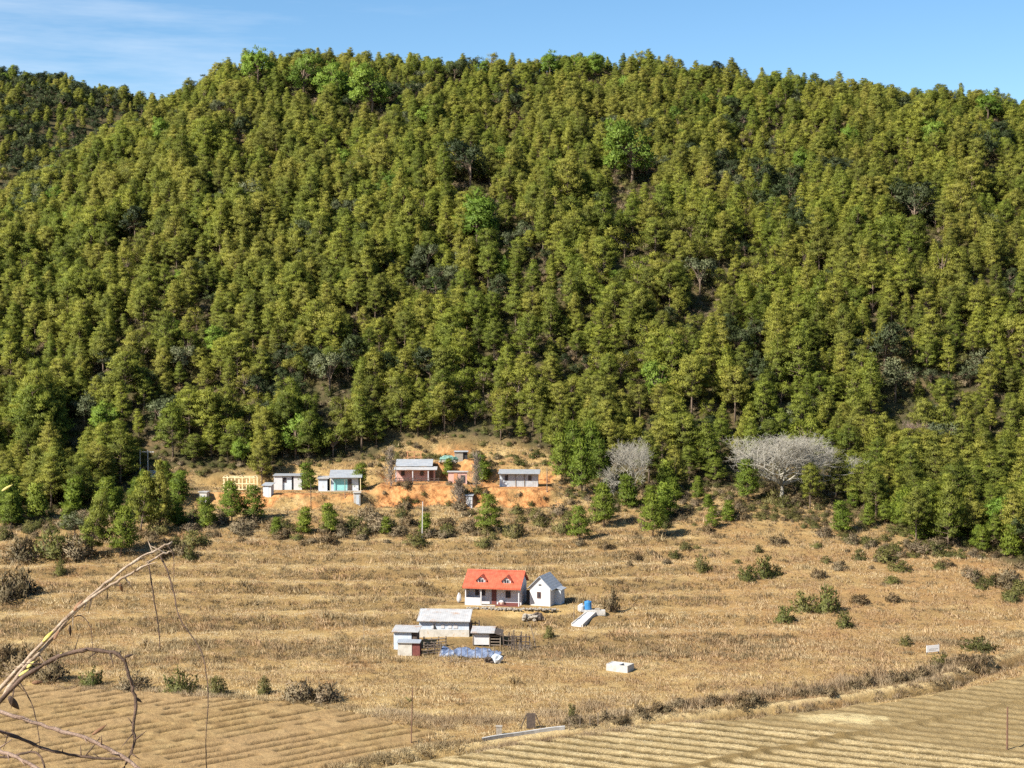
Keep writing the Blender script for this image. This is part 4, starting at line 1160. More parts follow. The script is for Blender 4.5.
o = at(531, 729, 'sluice_gate', 'dark wooden sluice panel leaning on struts behind the channel', 'gate')
MB().box(-.42, .42, 0, .08, -.2, 1.45).build('panel', M['dark_wood'], o)
for s in (-1, 1): MB().tube([(s * .45, .05, 1.3), (s * 1.05, .1, -.2)], .05, 5).build('strut', M['dark_wood'], o)

# ================================================================== THE UPPER ROW
# timber frame
H = at(239, 491, 'timber_frame', 'open hut frame of fresh pale timber behind young pines', 'frame', -3, r=3)
for x in (-2.4, -1.2, 0, 1.2, 2.4):
    for y in (0, 2.4): MB().box(x - .09, x + .09, y, y + .16, -.4, 2.15).build('post', M['pale_wood'], H)
for z in (.25, 1.15, 2.1):
    for y in ((-.05, 2.46) if z > 2 else (-.05,)): MB().box(-2.6, 2.6, y - .04, y + .045, z - .065, z + .065).build('beam', M['pale_wood'], H)
for x in (-2.4, 0, 2.4): MB().box(x - .06, x + .06, .0, 2.5, 2.205, 2.33).build('roof_beam', M['pale_wood'], H)
MB().tube([(-2.3, -.11, .3), (-1.25, -.11, 1.1)], .05, 4).tube([(1.3, -.11, 1.1), (2.3, -.11, .3)], .05, 4).build('brace', M['pale_wood'], H)
# pillar hut
H = at(203, 506, 'latrine', 'slim pale latrine with flat cap half hidden by a young pine', 'latrine', -10)
MB().box(-.6, .6, 0, 1.1, -.4, 2.0).build('wall', M['dirty_white'], H); MB().box(-.75, .75, -.15, 1.3, 2.0, 2.12).build('roof', M['rusty_tin'], H); MB().box(-.25, .3, -.05, -.003, 0, 1.6).build('door', M['grey_wall'], H)
H = at(267, 498, 'latrine', 'white latrine with a tin roof below the white twin hut', 'latrine', -12, r=1.2)
MB().box(-.65, .65, 0, 1.2, -.6, 1.75).build('wall', M['white'], H); MB().extr(*slab([(-.25, 1.74), (1.4, 2.05), (1.4, 2.12), (-.25, 1.81)], -.8, .85)).build('roof', M['tin'], H); MB().box(-.3, .3, -.05, -.003, -.1, 1.5).build('door', M['white_blue'], H)
# twin hut
H = at(288, 490, 'twin_hut', 'white hut of two joined cabins with dark window openings', 'hut', 0, r=3)
MB().extr([(-2.25, 0, -.5), (-.9, 0, -.5), (-.9, 2.2, -.5), (-2.25, 2.2, -.5)], (0, 0, 2.75)).box(.9, 2.2, .05, 2.2, -.5, 2.2).build('wall', M['white'], H)
MB().box(-.9, .55, .25, 2.1, -.5, 2.15).build('middle_wall', M['white_blue'], H); MB().box(.55, .9, .6, 2.0, -.5, 2.05).build('passage', M['dark'], H)  # passage is a black block standing for its shade
MB().extr(*slab([(-.25, 2.26), (2.5, 2.36), (2.5, 2.43), (-.25, 2.33)], -2.4, 2.35)).build('roof', M['tin'], H)
window(H, -.55, 1.2, .5, .75, .247, 'brown_wood', bars=False); window(H, .55, 1.15, .45, .85, .597, 'brown_wood', bars=False)
# teal house
H = at(340, 491, 'teal_house', 'white and teal cabin with a shining tin roof', 'house', 3, r=3.8)
MB().box(-3.4, -2.0, -.1, 2.6, -.5, 1.95).box(-1.6, 2.9, .3, 3.0, -.5, 2.1).build('wall', M['white_blue'], H)
MB().box(-1.0, 1.15, .24, .297, .05, 1.85).build('teal_panel', M['teal'], H); MB().box(-2.0, -1.6, .8, 2.4, -.5, 1.9).build('passage', M['dark'], H)  # black block in place of the shaded passage
MB().box(1.25, 1.85, .22, .297, .0, 1.85).build('door', M['dark_wood'], H)
MB().extr(*slab([(-.55, 2.12), (3.3, 3.0), (3.3, 3.08), (-.55, 2.2)], -1.7, 3.5)).build('roof', M['tin'], H); MB().extr(*slab([(-.35, 1.96), (2.8, 2.1), (2.8, 2.17), (-.35, 2.03)], -3.6, -1.72)).build('side_roof', M['rusty_tin'], H)
for x in (-1.55, 3.2): MB().box(x, x + .1, -.45, -.35, -.5, 2.1).build('porch_post', M['pale_wood'], H)
MB().box(-3.5, 3.5, -.75, -.1, -.6, .05).build('terrace', M['concrete'], H)
H = at(357, 505, 'latrine', 'small whitewashed latrine on the bank below the teal panel cabin', 'latrine', 8, r=1)
MB().box(-.5, .5, 0, .9, -.5, 1.75).build('wall', M['dirty_white'], H); MB().box(-.6, .62, -.15, 1.1, 1.75, 1.84).build('roof', M['concrete'], H); MB().box(-.1, .32, -.05, -.003, 0, 1.4).build('door', M['white_blue'], H)
# pink house
H = at(416, 482, 'pink_house', 'long pink cabin with tin veranda roof above the orange cut bank', 'house', 0, r=4)
MB().box(-3.3, 3.0, 1.2, 3.6, -.4, 2.1).build('wall', M['pink'], H)
MB().extr(*slab([(-.35, 1.95), (1.6, 2.3), (1.6, 2.36), (-.35, 2.01)], -3.6, 3.4)).build('veranda_roof', M['rusty_tin'], H)
MB().extr(*slab([(1.2, 2.42), (4.0, 3.3), (4.0, 3.37), (1.2, 2.49)], -3.4, 2.6)).build('roof', M['tin'], H)
for x in (-3.3, -.6, 1.9): MB().box(x, x + .15, -.2, -.05, -.4, 1.97).build('veranda_post', M['white'], H)
MB().box(2.1, 2.75, 1.14, 1.197, 0, 1.9).build('door', M['brown_wood'], H)
for x in (-2.2, .9): window(H, x, .9, .6, .75, 1.197, 'brown_wood')
b_ = MB()
for k in range(11): b_.box(-3.4 + k * .7, -3.3 + k * .7, -.62, -.55, -.5, .75)
b_.box(-3.5, 3.9, -.55, -.5, .2, .3).box(-3.5, 3.9, -.55, -.5, .55, .62).build('veranda_railing', M['dark_wood'], H)
# little lean-to with openings, right of it
H = at(460, 483, 'lean_to', 'low earth walled lean to with a red brown door right of the pink cabin', 'shed', 0, r=1.6)
MB().box(-1.9, 1.1, .3, 1.8, -.4, 1.7).build('wall', M['pink'], H); MB().box(-1.0, -.4, .24, .297, 0, 1.5).build('door', M['orange_wood'], H); MB().box(.1, .8, .24, .297, 0, 1.2).build('opening', M['dark'], H)  # opening is a black plate painted as shade
MB().box(-2.1, 1.3, .1, 2.0, 1.7, 1.78).build('roof', M['rusty_tin'], H)
# orange timber frame behind, hut with green sheet
H = at(415, 464, 'timber_frame', 'small open frame of orange timber behind the pink cabin', 'frame', 0)
for x in (-1.3, -.2, .9): MB().box(x, x + .14, 0, .14, -.5, 1.9).build('post', M['orange_wood'], H)
for z in (1.0, 1.85): MB().box(-1.5, 1.25, -.045, -.003, z, z + .13).build('beam', M['orange_wood'], H)
H = at(460, 462, 'stone_hut', 'tiny grey hut with a dark doorway on the bank top', 'hut', 0, r=1.3)
MB().box(-.9, .5, 0, 1.5, -.5, 1.5).build('wall', M['stone'], H); MB().box(.503, 1.2, .2, 1.4, -.5, 1.5).build('opening_shade', M['dark'], H); MB().box(-1.0, 1.35, -.2, 1.7, 1.5, 1.6).build('roof', M['grey_wall'], H)  # black box stands for the shade in the doorway
H = at(448, 462, 'green_sheet', 'crumpled green plastic sheet over a heap left of the tiny grey hut', 'tarpaulin')
MB().blob((0, 0, .3), (1.5, .7, .75), 21, 7, 14, .22).build('sheet', M['green_tarp'], H); rubble(10, -1.5, 1.5, -.9, -.5, .2, .22, 5).build('stones', M['stone'], H)
# long grey shed
H = at(519, 487, 'long_shed', 'long grey tin shed with a pale flat roof on the orange bank', 'shed', -3, r=4)
MB().box(-3.1, 3.0, .4, 2.8, -.4, 2.0).build('wall', M['grey_wall'], H)
MB().extr(*slab([(-.5, 2.1), (3.2, 2.45), (3.2, 2.54), (-.5, 2.19)], -3.3, 3.3)).build('roof', M['tin'], H)
MB().extr([(-3.1, .38, -.2), (-1.3, .38, -.2), (-3.1, .38, 1.7)], (0, -.04, 0)).build('pale_panel', M['white_blue'], H)
for x in (-2.0, 1.7): window(H, x, 1.0, .5, .8, .397, 'brown_wood', bars=False)
for x in (-.6, .8): MB().box(x, x + .09, .3, .397, -.3, 2.0).build('batten', M['grey_wood'], H)
# latrine below the bank, grey box by the pole
H = at(469, 507, 'latrine', 'narrow white latrine at the foot of the orange cut bank', 'latrine', -8, r=1)
MB().box(-.5, .5, 0, 1.0, -.4, 1.7).build('wall', M['white'], H); MB().extr(*slab([(-.2, 1.72), (1.2, 1.86), (1.2, 1.93), (-.2, 1.79)], -.65, .7)).build('roof', M['tin'], H); MB().box(-.15, .3, -.05, -.003, .05, 1.5).build('door', M['grey_wall'], H)
H = at(150, 480, 'small_shed', 'small blue grey box shed beside the double utility pole', 'shed', -15)
MB().box(-.75, .75, 0, 1.2, -.4, 1.0).build('wall', M['grey_wall'], H); MB().extr(*slab([(-.2, 1.0), (1.4, 1.3), (1.4, 1.37), (-.2, 1.07)], -.9, .9)).build('roof', M['tin'], H)

# ---- dead columns of pale brush by the pink house
for px, py, hp, label in [(391, 488, 42, 'tall dead grey bush left of the pink cabin'), (476, 490, 40, 'tall dead grey bush right of the low lean to'), (459, 506, 30, 'leaning dead grey bush on the bank below the pink cabin')]:
    x, y, z = hit(px, py); hm = hp * y / F; o = thing('dead_bush', label, 'bush', (x, y, z)); b_ = MB(); g = np.random.default_rng(px)
    MB().tube([(0, 0, -.3), (.1, 0, hm * .6)], [.12, .05], 5).build('trunk', M['brown_bark'], o)
    for i in range(330):
        t = g.random() ** .8; p = np.array([g.normal() * .5 * (1.1 - t * .8), g.normal() * .5 * (1.1 - t * .8), t * hm * .85]); d = unit(np.array([g.normal() * .7, g.normal() * .7, 1.0])); b_.tube([p, p + d * g.uniform(.6, 1.3)], [.035, .012], 3, False)
    b_.build('twigs', M['grey_wood'], o)

# ---- poles
def pole(px, py, hp, name, label, mat, r=.08, lean=0, arm=None):
    x, y, z = hit(px, py); h = hp * y / F
    o = thing(name, label, 'pole', (x, y, z))
    MB().tube([(0, 0, -.4), (lean * .5, 0, h * .5), (lean, 0, h)], [r, r * .9, r * .75], 7).build('shaft', M[mat], o)
    if arm: MB().box(lean - arm, lean + arm, -.06, .06, h - .35, h - .22).build('crossarm', M[mat], o)
    else: MB().tube([(lean, 0, h), (lean, 0, h + .06)], r * .9, 7).build('cap', M[mat], o)
    return o
pole(422, 544, 42, 'utility_pole', 'slim pale utility pole on the grass below the orange bank', 'metal_pole', .08, .12)
o = pole(148, 480, 30, 'utility_pole', 'double utility pole with a crossbar at the left forest edge', 'metal_pole', .09, 0, 1.0)
MB().tube([(-1.25, 0, -.3), (-1.25, 0, 4.9)], [.08, .06], 6).build('second_shaft', M['metal_pole'], o)
pole(311, 510, 26, 'wooden_post', 'thin dark post below the gap between white twin hut and teal cabin', 'dark_wood', .07)
pole(547, 493, 24, 'wooden_post', 'thin post at the right end of the long grey shed', 'grey_wood', .07)
pole(574, 623, 16, 'wooden_post', 'thin post left of the blue water drum', 'grey_wood', .05)
pole(345, 500, 18, 'wooden_post', 'short grey post below the teal cabin', 'grey_wood', .06)
o = pole(411, 745, 58, 'wooden_post', 'tall thin rusty post with a ball of dry leaves in the lower grass', 'rust_pole', .055, .15)
x, y, z = hit(411, 745)
wd, lf = bush_geo(55, .55, .5, 8, 12, .16); lm = leaf_mesh('dry_leaf_ball', [lf], M['bush_green'], (wd, M['brown_bark'])); lo = link('dry_leaf_ball', lm, o); lo.location = (-.1, 0, 3.9); lo.scale = (.8, .8, .8)
pole(1007, 752, 44, 'wooden_post', 'brown post standing in the stubble field near the right border', 'rust_pole', .09)
pole(364, 640, 22, 'wooden_post', 'faint thin post alone in the dry grass left of the pale coop', 'grey_wood', .035)
for i, (px, py) in enumerate([(590, 727), (598, 725), (607, 722), (580, 729), (569, 731)]):
    o = pole(px, py, 10 + i % 3 * 2, 'fence_stake', 'thin stake in the row right of the dark sluice panel', 'grey_wood', .035); o['group'] = 'stakes right of the sluice panel'; o['category'] = 'stake'
# ================================================================== SHRUBS AND GRASS
M['trod'] = worn('trodden_earth', (.42, .29, .135), (.52, .38, .19), 1.2, .95)
sproto = []
for k, mm in enumerate(BUSH):
    sproto.append(mm)
def shrub(px, py, wpx, hpx, kind, label, group=None):
    """kind: green, brown, grey"""
    g = np.random.default_rng(int(px * 31 + py * 7)); base = {'green': 0, 'brown': 2, 'grey': 4}[kind]
    k = base + int(g.integers(0, 2)); x, y, z = hit(px, py)
    o = link('shrub', sproto[k]); o.location = (x, y, z - .05); o.rotation_euler = (0, 0, g.random() * 6.28)
    s = y / F; Rc = (1.0, 1.2, 1.1, .9, 1.2, .9)[k]; H_ = (1.1, .9, .9, 1.1, 1.0, 1.2)[k]
    o.scale = (wpx * s / 2 / Rc, wpx * s / 2 / Rc, hpx * s / H_)
    return tag(o, label, 'shrub', group)
for a in [(180, 692, 36, 21, 'green', 'round green shrub on the bank above the ploughed field'),
          (216, 694, 26, 18, 'green', 'smaller green shrub right of the round one above the ploughed field'),
          (92, 686, 26, 17, 'green', 'dull green shrub on the bank behind the curling dark twig'),
          (300, 701, 34, 24, 'grey', 'grey green shrub above the right part of the ploughed field'),
          (326, 702, 34, 22, 'grey', 'low grey shrub right of the grey green one above the ploughed field'),
          (264, 694, 16, 18, 'green', 'thin upright shrub between the green and the grey shrubs above the ploughed field'),
          (572, 722, 12, 18, 'green', 'bright green sapling bush right of the sluice panel'),
          (648, 636, 10, 10, 'green', 'dull little green shrub alone right of the crooked stick fence') if False else (549, 638, 12, 12, 'green', 'little dull green shrub right of the leaning bare trunk'),
          (612, 612, 16, 22, 'brown', 'dark dry bush right of the blue water drum'),
          (746, 580, 20, 14, 'green', 'fresh green low bush on the slope below the wide bare tree'),
          (764, 578, 22, 22, 'green', 'larger fresh green bush at the right of the low one below the wide bare tree'),
          (702, 572, 20, 16, 'green', 'light green clump of bushes below the lone round tree'),
          (785, 622, 22, 16, 'green', 'green bush on the russet slope at the left of a diagonal row'),
          (806, 612, 30, 20, 'green', 'largest bush in the diagonal row on the russet slope'),
          (828, 612, 28, 26, 'green', 'bush at the upper right of the diagonal row on the russet slope'),
          (845, 628, 20, 16, 'green', 'bush at the lower right of the diagonal row on the russet slope'),
          (940, 668, 20, 14, 'green', 'bright green bush on the stream bank below the white board'),
          (962, 666, 26, 14, 'brown', 'dark brown bush on the stream bank right of the bright one'),
          (905, 645, 14, 10, 'green', 'little green tuft up slope from the white board'),
          (980, 650, 46, 12, 'green', 'long low green hedge bush at the right of the white board'),
          (60, 575, 14, 18, 'green', 'dark green shrub on the left meadow below the pines'),
          (190, 560, 14, 14, 'green', 'small dark shrub on the left meadow beside the tip of the twig'),
          (22, 596, 40, 26, 'brown', 'brown dry thicket at the left border above the terraces'),
          (6, 600, 30, 24, 'brown', 'brown dry thicket touching the left border'),
          (55, 556, 44, 26, 'green', 'dense green thicket in front of the left pines'),
          (22, 560, 40, 20, 'brown', 'brown thicket behind the one at the left border'),
          (78, 558, 34, 26, 'grey', 'grey thicket at the foot of the straight young pine'),
          (20, 676, 40, 26, 'brown', 'dark brown scrub at the left border above the ploughed field'),
          (0, 668, 40, 30, 'brown', 'dark scrub cut by the left border above the ploughed field'),
          (52, 680, 34, 24, 'brown', 'brown scrub left of the dull green shrub above the ploughed field'),
          (132, 690, 40, 16, 'grey', 'greyish scrub between the dull green and the round green shrub'),
          (772, 503, 24, 14, 'green', 'green scrub at the left foot of the wide bare tree'),
          (794, 505, 26, 14, 'brown', 'brown scrub at the right foot of the wide bare tree'),
          (784, 508, 22, 12, 'green', 'low green scrub in front of the trunk of the wide bare tree'),
          (665, 528, 16, 12, 'green', 'small shrub at the foot of the fresh green pine on the slope')]: shrub(*a)
g = np.random.default_rng(202)
groups = [((185, 470), (516, 545), 64, 'shrub in the dense band below the upper houses', 'shrubs in the band below the upper houses', (.3, .35, .35), (12, 30)),
          ((470, 600), (500, 548), 24, 'scrub bush below the long grey shed and its orange bank', 'scrub below the long grey shed', (.5, .25, .25), (10, 26)),
          ((595, 860), (488, 585), 46, 'low bush scattered on the slope below the two bare trees', 'bushes on the slope below the bare trees', (.5, .3, .2), (7, 20)),
          ((855, 1030), (530, 612), 44, 'bush in the thicket along the right forest edge', 'bushes along the right forest edge', (.45, .4, .15), (10, 30)),
          ((380, 548), (484, 514), 22, 'bush growing on the orange cut bank', 'bushes on the orange cut bank', (.4, .35, .25), (7, 18)),
          ((0, 185), (505, 560), 30, 'bush along the left forest edge', 'bushes along the left forest edge', (.5, .35, .15), (12, 30))]
for (x0, x1), (y0, y1), n, lab, grp, pk, (w0, w1) in groups:
    c = 0; tries = 0
    while c < n and tries < 2000:
        tries += 1
        px = g.uniform(x0, x1); py = g.uniform(y0, y1)
        lim = {185: 532 + 14 * g.normal(), 595: 520 + 40 * g.random(), 855: np.interp(px, EDGE_X, EDGE_Y) + 12 + 24 * g.random(), 0: 530, 470: 530, 380: 500}[x0]
        if abs(py - lim) > 17 and g.random() < .8: continue
        x, y, z = hit(px, py)
        if float(earth_amt(np.array([x]), np.array([y]))[0]) > (.15 if x0 != 380 else 9) or any(math.hypot(x - a, y - b) < r for a, b, r in CLEAR): continue
        wpx = g.uniform(w0, w1) * (1 if g.random() < .7 else .6)
        shrub(px, py, wpx, wpx * g.uniform(.38, .66), ('green', 'brown', 'grey')[int(g.choice(3, p=pk))], lab, grp); c += 1

for i in range(46):
    t = g.random(); px = np.interp(t, [0, 1], [566, 985]); py = np.interp(px, [566, 640, 720, 800, 870, 930, 985], [729, 716, 706, 698, 687, 677, 662]) + g.normal() * 1.6
    wpx = g.uniform(9, 24); shrub(px, py, wpx, wpx * g.uniform(.35, .6), ('brown', 'brown', 'grey', 'brown')[i % 4], 'dry bush in the scrub line along the far side of the ditch', 'dry bushes along the ditch')
# ---- grass
def gmat(name, cols, tips):
    m, nt, b, out = new_mat(name)
    geo = N(nt, 'ShaderNodeNewGeometry'); oi = N(nt, 'ShaderNodeObjectInfo')
    mp = N(nt, 'ShaderNodeMapping'); mp.inputs['Scale'].default_value = (.06, .3, .3); nt.links.new(geo.outputs['Position'], mp.inputs[0])
    c = ramp(nt, noise(nt, mp.outputs[0], 1.0, 5, .68), [(.36, cols[0]), (.48, cols[1]), (.58, cols[2])])
    c = mix(nt, rng_map(nt, noise(nt, geo.outputs['Position'], .09, 4, .6), .5, .62, 0, .7), c, cols[3])
    c = mix(nt, mixv(nt, oi.outputs['Random'], .38), c, tips)
    hs = N(nt, 'ShaderNodeHueSaturation'); hs.inputs['Saturation'].default_value = .82; hs.inputs['Value'].default_value = 1.08; nt.links.new(c, hs.inputs['Color']); c = hs.outputs[0]
    nt.links.new(c, b.inputs['Base Color']); b.inputs['Roughness'].default_value = .8; b.inputs['Specular IOR Level'].default_value = .15
    tr = N(nt, 'ShaderNodeBsdfTranslucent'); nt.links.new(c, tr.inputs[0]); ms = N(nt, 'ShaderNodeMixShader'); ms.inputs[0].default_value = .3
    nt.links.new(b.outputs[0], ms.inputs[1]); nt.links.new(tr.outputs[0], ms.inputs[2]); nt.links.new(ms.outputs[0], out.inputs[0])
    return m
def mixv(nt, v, k):
    n = nt.nodes.new('ShaderNodeMath'); n.operation = 'MULTIPLY'; nt.links.new(v, n.inputs[0]); n.inputs[1].default_value = k
    return n.outputs[0]
GM = [gmat('golden_grass', [(.30, .175, .058), (.50, .335, .125), (.66, .50, .23), (.44, .265, .10)], (.60, .46, .21)),
      gmat('russet_grass', [(.29, .15, .052), (.43, .25, .093), (.54, .36, .15), (.38, .20, .07)], (.55, .39, .17)),
      gmat('olive_grass', [(.20, .13, .05), (.30, .20, .082), (.40, .285, .12), (.26, .18, .07)], (.29, .225, .085)),
      gmat('reed_grass', [(.26, .155, .065), (.38, .25, .11), (.50, .36, .18), (.40, .27, .12)], (.42, .31, .16))]
GM.append(gmat('pale_grass', [(.50, .36, .16), (.62, .47, .235), (.70, .56, .31), (.56, .41, .2)], (.66, .52, .28)))
TUFT = [tuft_mesh('tuft', 400 + i, GM[0], 46, .30, .62, .026) for i in range(3)] + [tuft_mesh('tuft', 410 + i, GM[1], 46, .34, .62, .026) for i in range(2)] + [tuft_mesh('tuft', 420 + i, GM[2], 46, .38, .6, .028) for i in range(2)] + [tuft_mesh('tuft', 425 + i, GM[4], 46, .22, .66, .026) for i in range(2)]
TRACKS = [[hit(*p)[:2] for p in L_] for L_ in ([(1050, 628), (985, 629), (940, 617), (900, 603), (862, 589), (842, 566)], [(853, 590), (890, 612), (935, 622)], [(880, 600), (930, 632), (985, 642)])]
def grass_ok(X, Y):
    Z = ground_h(X, Y); px, py = project(X, Y, Z)
    ok = (px > -220) & (px < 1240) & (py < 830) & (forest_amt(X, Y, Z) < .75) & (earth_amt(X, Y) < .3)
    for p in FIELDS: ok &= poly_sd(X, Y, p) < -.1
    for a, b, r in CLEAR: ok &= np.hypot(X - a, Y - b) > r
    sdt, sst = seg_dist(X, Y, STREAM); sdt = sdt * sst; ok &= ~((sdt > -2.5) & (sdt < .7) & (rng.random(X.shape) < .9))
    for L_ in TRACKS: ok &= seg_dist(X, Y, L_)[0] > .1 + .45 * vnoise(X / 2, Y / 2, 92)
    ok &= rng.random(X.shape) < (.25 + .75 * fbm(X / 4, Y / 3, 95))
    return ok
QX, QY = poisson(-118, 118, 122, 275, .62, 12, grass_ok); QZ = ground_h(QX, QY); n = len(QX)
qpx, qpy = project(QX, QY, QZ)
dark = fbm(QX / 5, QY / 2.2, 96); rus = sstep(540, 760, qpx) * sstep(515, 560, qpy) * .5 + .12
pk = np.where(g.random(n) < rus, g.integers(3, 5, n), g.integers(0, 3, n)); pk = np.where(((dark > .66) & (g.random(n) < .6)) | ((qpy < 545) & (g.random(n) < .45)), g.integers(5, 7, n), pk)
_b = base_h(QX, QY) + .9 * (fbm(QX / 55, QY / 16, 5) - .5); fr = _b / TERR - np.floor(_b / TERR)
_q = QY - .07 * QX
terr = (_q > 176) & (_q < 242) & (QX < 28 + 8 * vnoise(QX / 3, QY / 5, 97)); wob = vnoise(QX / 4, QY / 3, 98)
onb = terr & (fr > .52) & (g.random(n) < .82); pk = np.where(onb, np.where(g.random(n) < .6, g.integers(5, 7, n), g.integers(3, 5, n)), pk)
tread = terr & (fr < .45) & (wob > .3) & (g.random(n) < .85); pk = np.where(tread, g.integers(7, 9, n), pk)
scatter('dry_grass', np.stack([QX, QY, QZ], 1), g.random(n) * 6.28, g.uniform(.5, 1.25, n) * np.where(g.random(n) < .06, 1.7, 1) * np.where(onb, 1.35, np.where(tread, .75, 1)), pk, TUFT, 'dry golden and russet grass over the valley slope')
print('GRASS', n)
# ---- reeds and rough grass along the ditch and the field edges
RE = [tuft_mesh('reed', 430 + i, GM[3], 80, 1.0, .9, .03) for i in range(2)] + [tuft_mesh('reed', 440 + i, GM[2], 60, .6, .8, .03) for i in range(2)] + [tuft_mesh('reed', 450 + i, GM[0], 60, .65, .8, .03) for i in range(2)]
pts = []
def along(line, n, spread, kinds, s0, s1, side=0):
    L_ = [hit(*p)[:2] for p in line]
    for i in range(n):
        t = g.random() * (len(L_) - 1); k = min(int(t), len(L_) - 2); f_ = t - k
        x = L_[k][0] * (1 - f_) + L_[k + 1][0] * f_ + g.normal() * spread; y = L_[k][1] * (1 - f_) + L_[k + 1][1] * f_ + g.normal() * spread * .7 + side
        if any(math.hypot(x - a, y - b) < r for a, b, r in CLEAR): continue
        pts.append((x, y, g.uniform(s0, s1), kinds[int(g.integers(0, len(kinds)))]))
along([(560, 727), (640, 716), (700, 706), (790, 697), (860, 688)], 240, .8, (0, 1, 4, 2, 5), .4, 1.2, .8)
along([(840, 690), (880, 684), (930, 677), (965, 664)], 170, 1.0, (0, 1, 4, 1, 2), .5, 1.3, .6)
along([(440, 728), (500, 719), (560, 712), (640, 700)], 120, 1.2, (0, 4, 4, 5), .3, .9)
along([(330, 772), (420, 752), (475, 745)], 160, .6, (2, 3, 4), .4, .9, .6)
along([(560, 736), (640, 725), (760, 710), (870, 695), (960, 674), (1030, 651)], 330, .35, (2, 3, 4, 5), .2, .6, .8)
along([(560, 738), (640, 727), (760, 712), (870, 697), (960, 676), (1030, 653)], 330, .3, (2, 3, 4, 5), .2, .5, -1.8)
along([(480, 746), (560, 738), (640, 727), (760, 712), (870, 697), (960, 676), (1030, 653)], 420, .4, (2, 3, 0, 1), .3, .7, -.9)
along([(900, 640), (960, 644), (1030, 634)], 120, .8, (2, 3, 4), .4, .8)
along([(0, 676), (100, 686), (200, 693), (300, 702), (380, 714), (440, 730)], 300, .6, (2, 3, 4, 5), .35, .8)
along([(380, 714), (440, 722), (500, 722)], 160, .8, (0, 4, 5), .4, .9)
along([(60, 690), (160, 694), (230, 698)], 80, .5, (0, 3), .4, .8)
P_ = np.array([(a, b) for a, b, _, _ in pts]); Z_ = ground_h(P_[:, 0], P_[:, 1])
scatter('dry_reeds', np.stack([P_[:, 0], P_[:, 1], Z_], 1), g.random(len(pts)) * 6.28, np.array([p[2] for p in pts]), np.array([p[3] for p in pts]), RE, 'tall dry reeds and rough grass along the ditch and field edges')
# ---- straw stubble standing on the rows of the right field
def stub_ok(X, Y):
    ok = poly_sd(X, Y, STUB) > .5
    px, py = project(X, Y, np.zeros(X.shape)); ok &= (px > 330) & (px < 1040) & (py < 790)
    return ok
SX, SY = poisson(-20, 62, 122, 185, .45, 14, stub_ok); rel, at_ = stub_fn(SX, SY); n = len(SX)
keep = g.random(n) < np.clip(-.55 + 1.15 * at_['row'] * (at_['rows'] > .6) + .7 * at_['heap'], 0, 1); SX, SY, rel = SX[keep], SY[keep], rel[keep]; n = len(SX)
ST = [tuft_mesh('stubble', 460 + i, gmat('straw', [(.46, .34, .16), (.58, .44, .22), (.67, .54, .30), (.6, .45, .22)], (.66, .52, .28)), 30, .10, .55, .022) for i in range(2)]
scatter('straw_stubble', np.stack([SX, SY, base_h(SX, SY) + .1 + rel], 1), g.random(n) * 6.28, g.uniform(.5, 1.2, n), g.integers(0, 2, n), ST, 'pale straw stubble standing on the rows of the field')

# ================================================================== THE TWIGS NEAR THE CAMERA
def near(px, py, d):
    """a point d metres ahead on the line of sight, next to the photographer"""
    u = (384 - py) / F
    return np.array([(px - 512) / F * d, d * (math.cos(PITCH) + u * math.sin(PITCH)), CZ + d * (u * math.cos(PITCH) - math.sin(PITCH))])
M['stem_pale'] = worn('pale_stem_bark', (.29, .20, .125), (.46, .36, .25), 60, .8, (.14, .075, .04), bumpd=.002)
M['stem_dark'] = worn('dark_stem_bark', (.06, .035, .02), (.14, .085, .055), 60, .85, bumpd=.002)
M['stem_pink'] = worn('pinkish_stem_bark', (.2, .125, .085), (.34, .235, .17), 60, .8, bumpd=.002)
M['leaf_yellow'] = worn('yellow_bud', (.50, .40, .08), (.62, .52, .16), 30, .6)
M['leaf_dry'] = worn('dry_curled_leaf', (.16, .075, .03), (.26, .14, .07), 40, .8)
M['leaf_dark'] = worn('blackened_leaf', (.045, .028, .018), (.09, .055, .035), 40, .8)
rx, ry = -1.45, 3.0
root = np.array([rx, ry, gz(rx, ry)])
V = thing('bare_shrub', 'bare arching shrub with curling twigs close to the photographer at lower left', 'shrub', root)
def smooth(pts, n=6):
    pts = [np.array(p) for p in pts]; out_ = []
    for i in range(len(pts) - 1):
        p0 = pts[max(i - 1, 0)]; p1 = pts[i]; p2 = pts[i + 1]; p3 = pts[min(i + 2, len(pts) - 1)]
        for k in range(n):
            t = k / n
            out_.append(.5 * ((2 * p1) + (p2 - p0) * t + (2 * p0 - 5 * p1 + 4 * p2 - p3) * t * t + (3 * p1 - p0 - 3 * p2 + p3) * t ** 3))
    out_.append(pts[-1]); return out_
gn = np.random.default_rng(9)
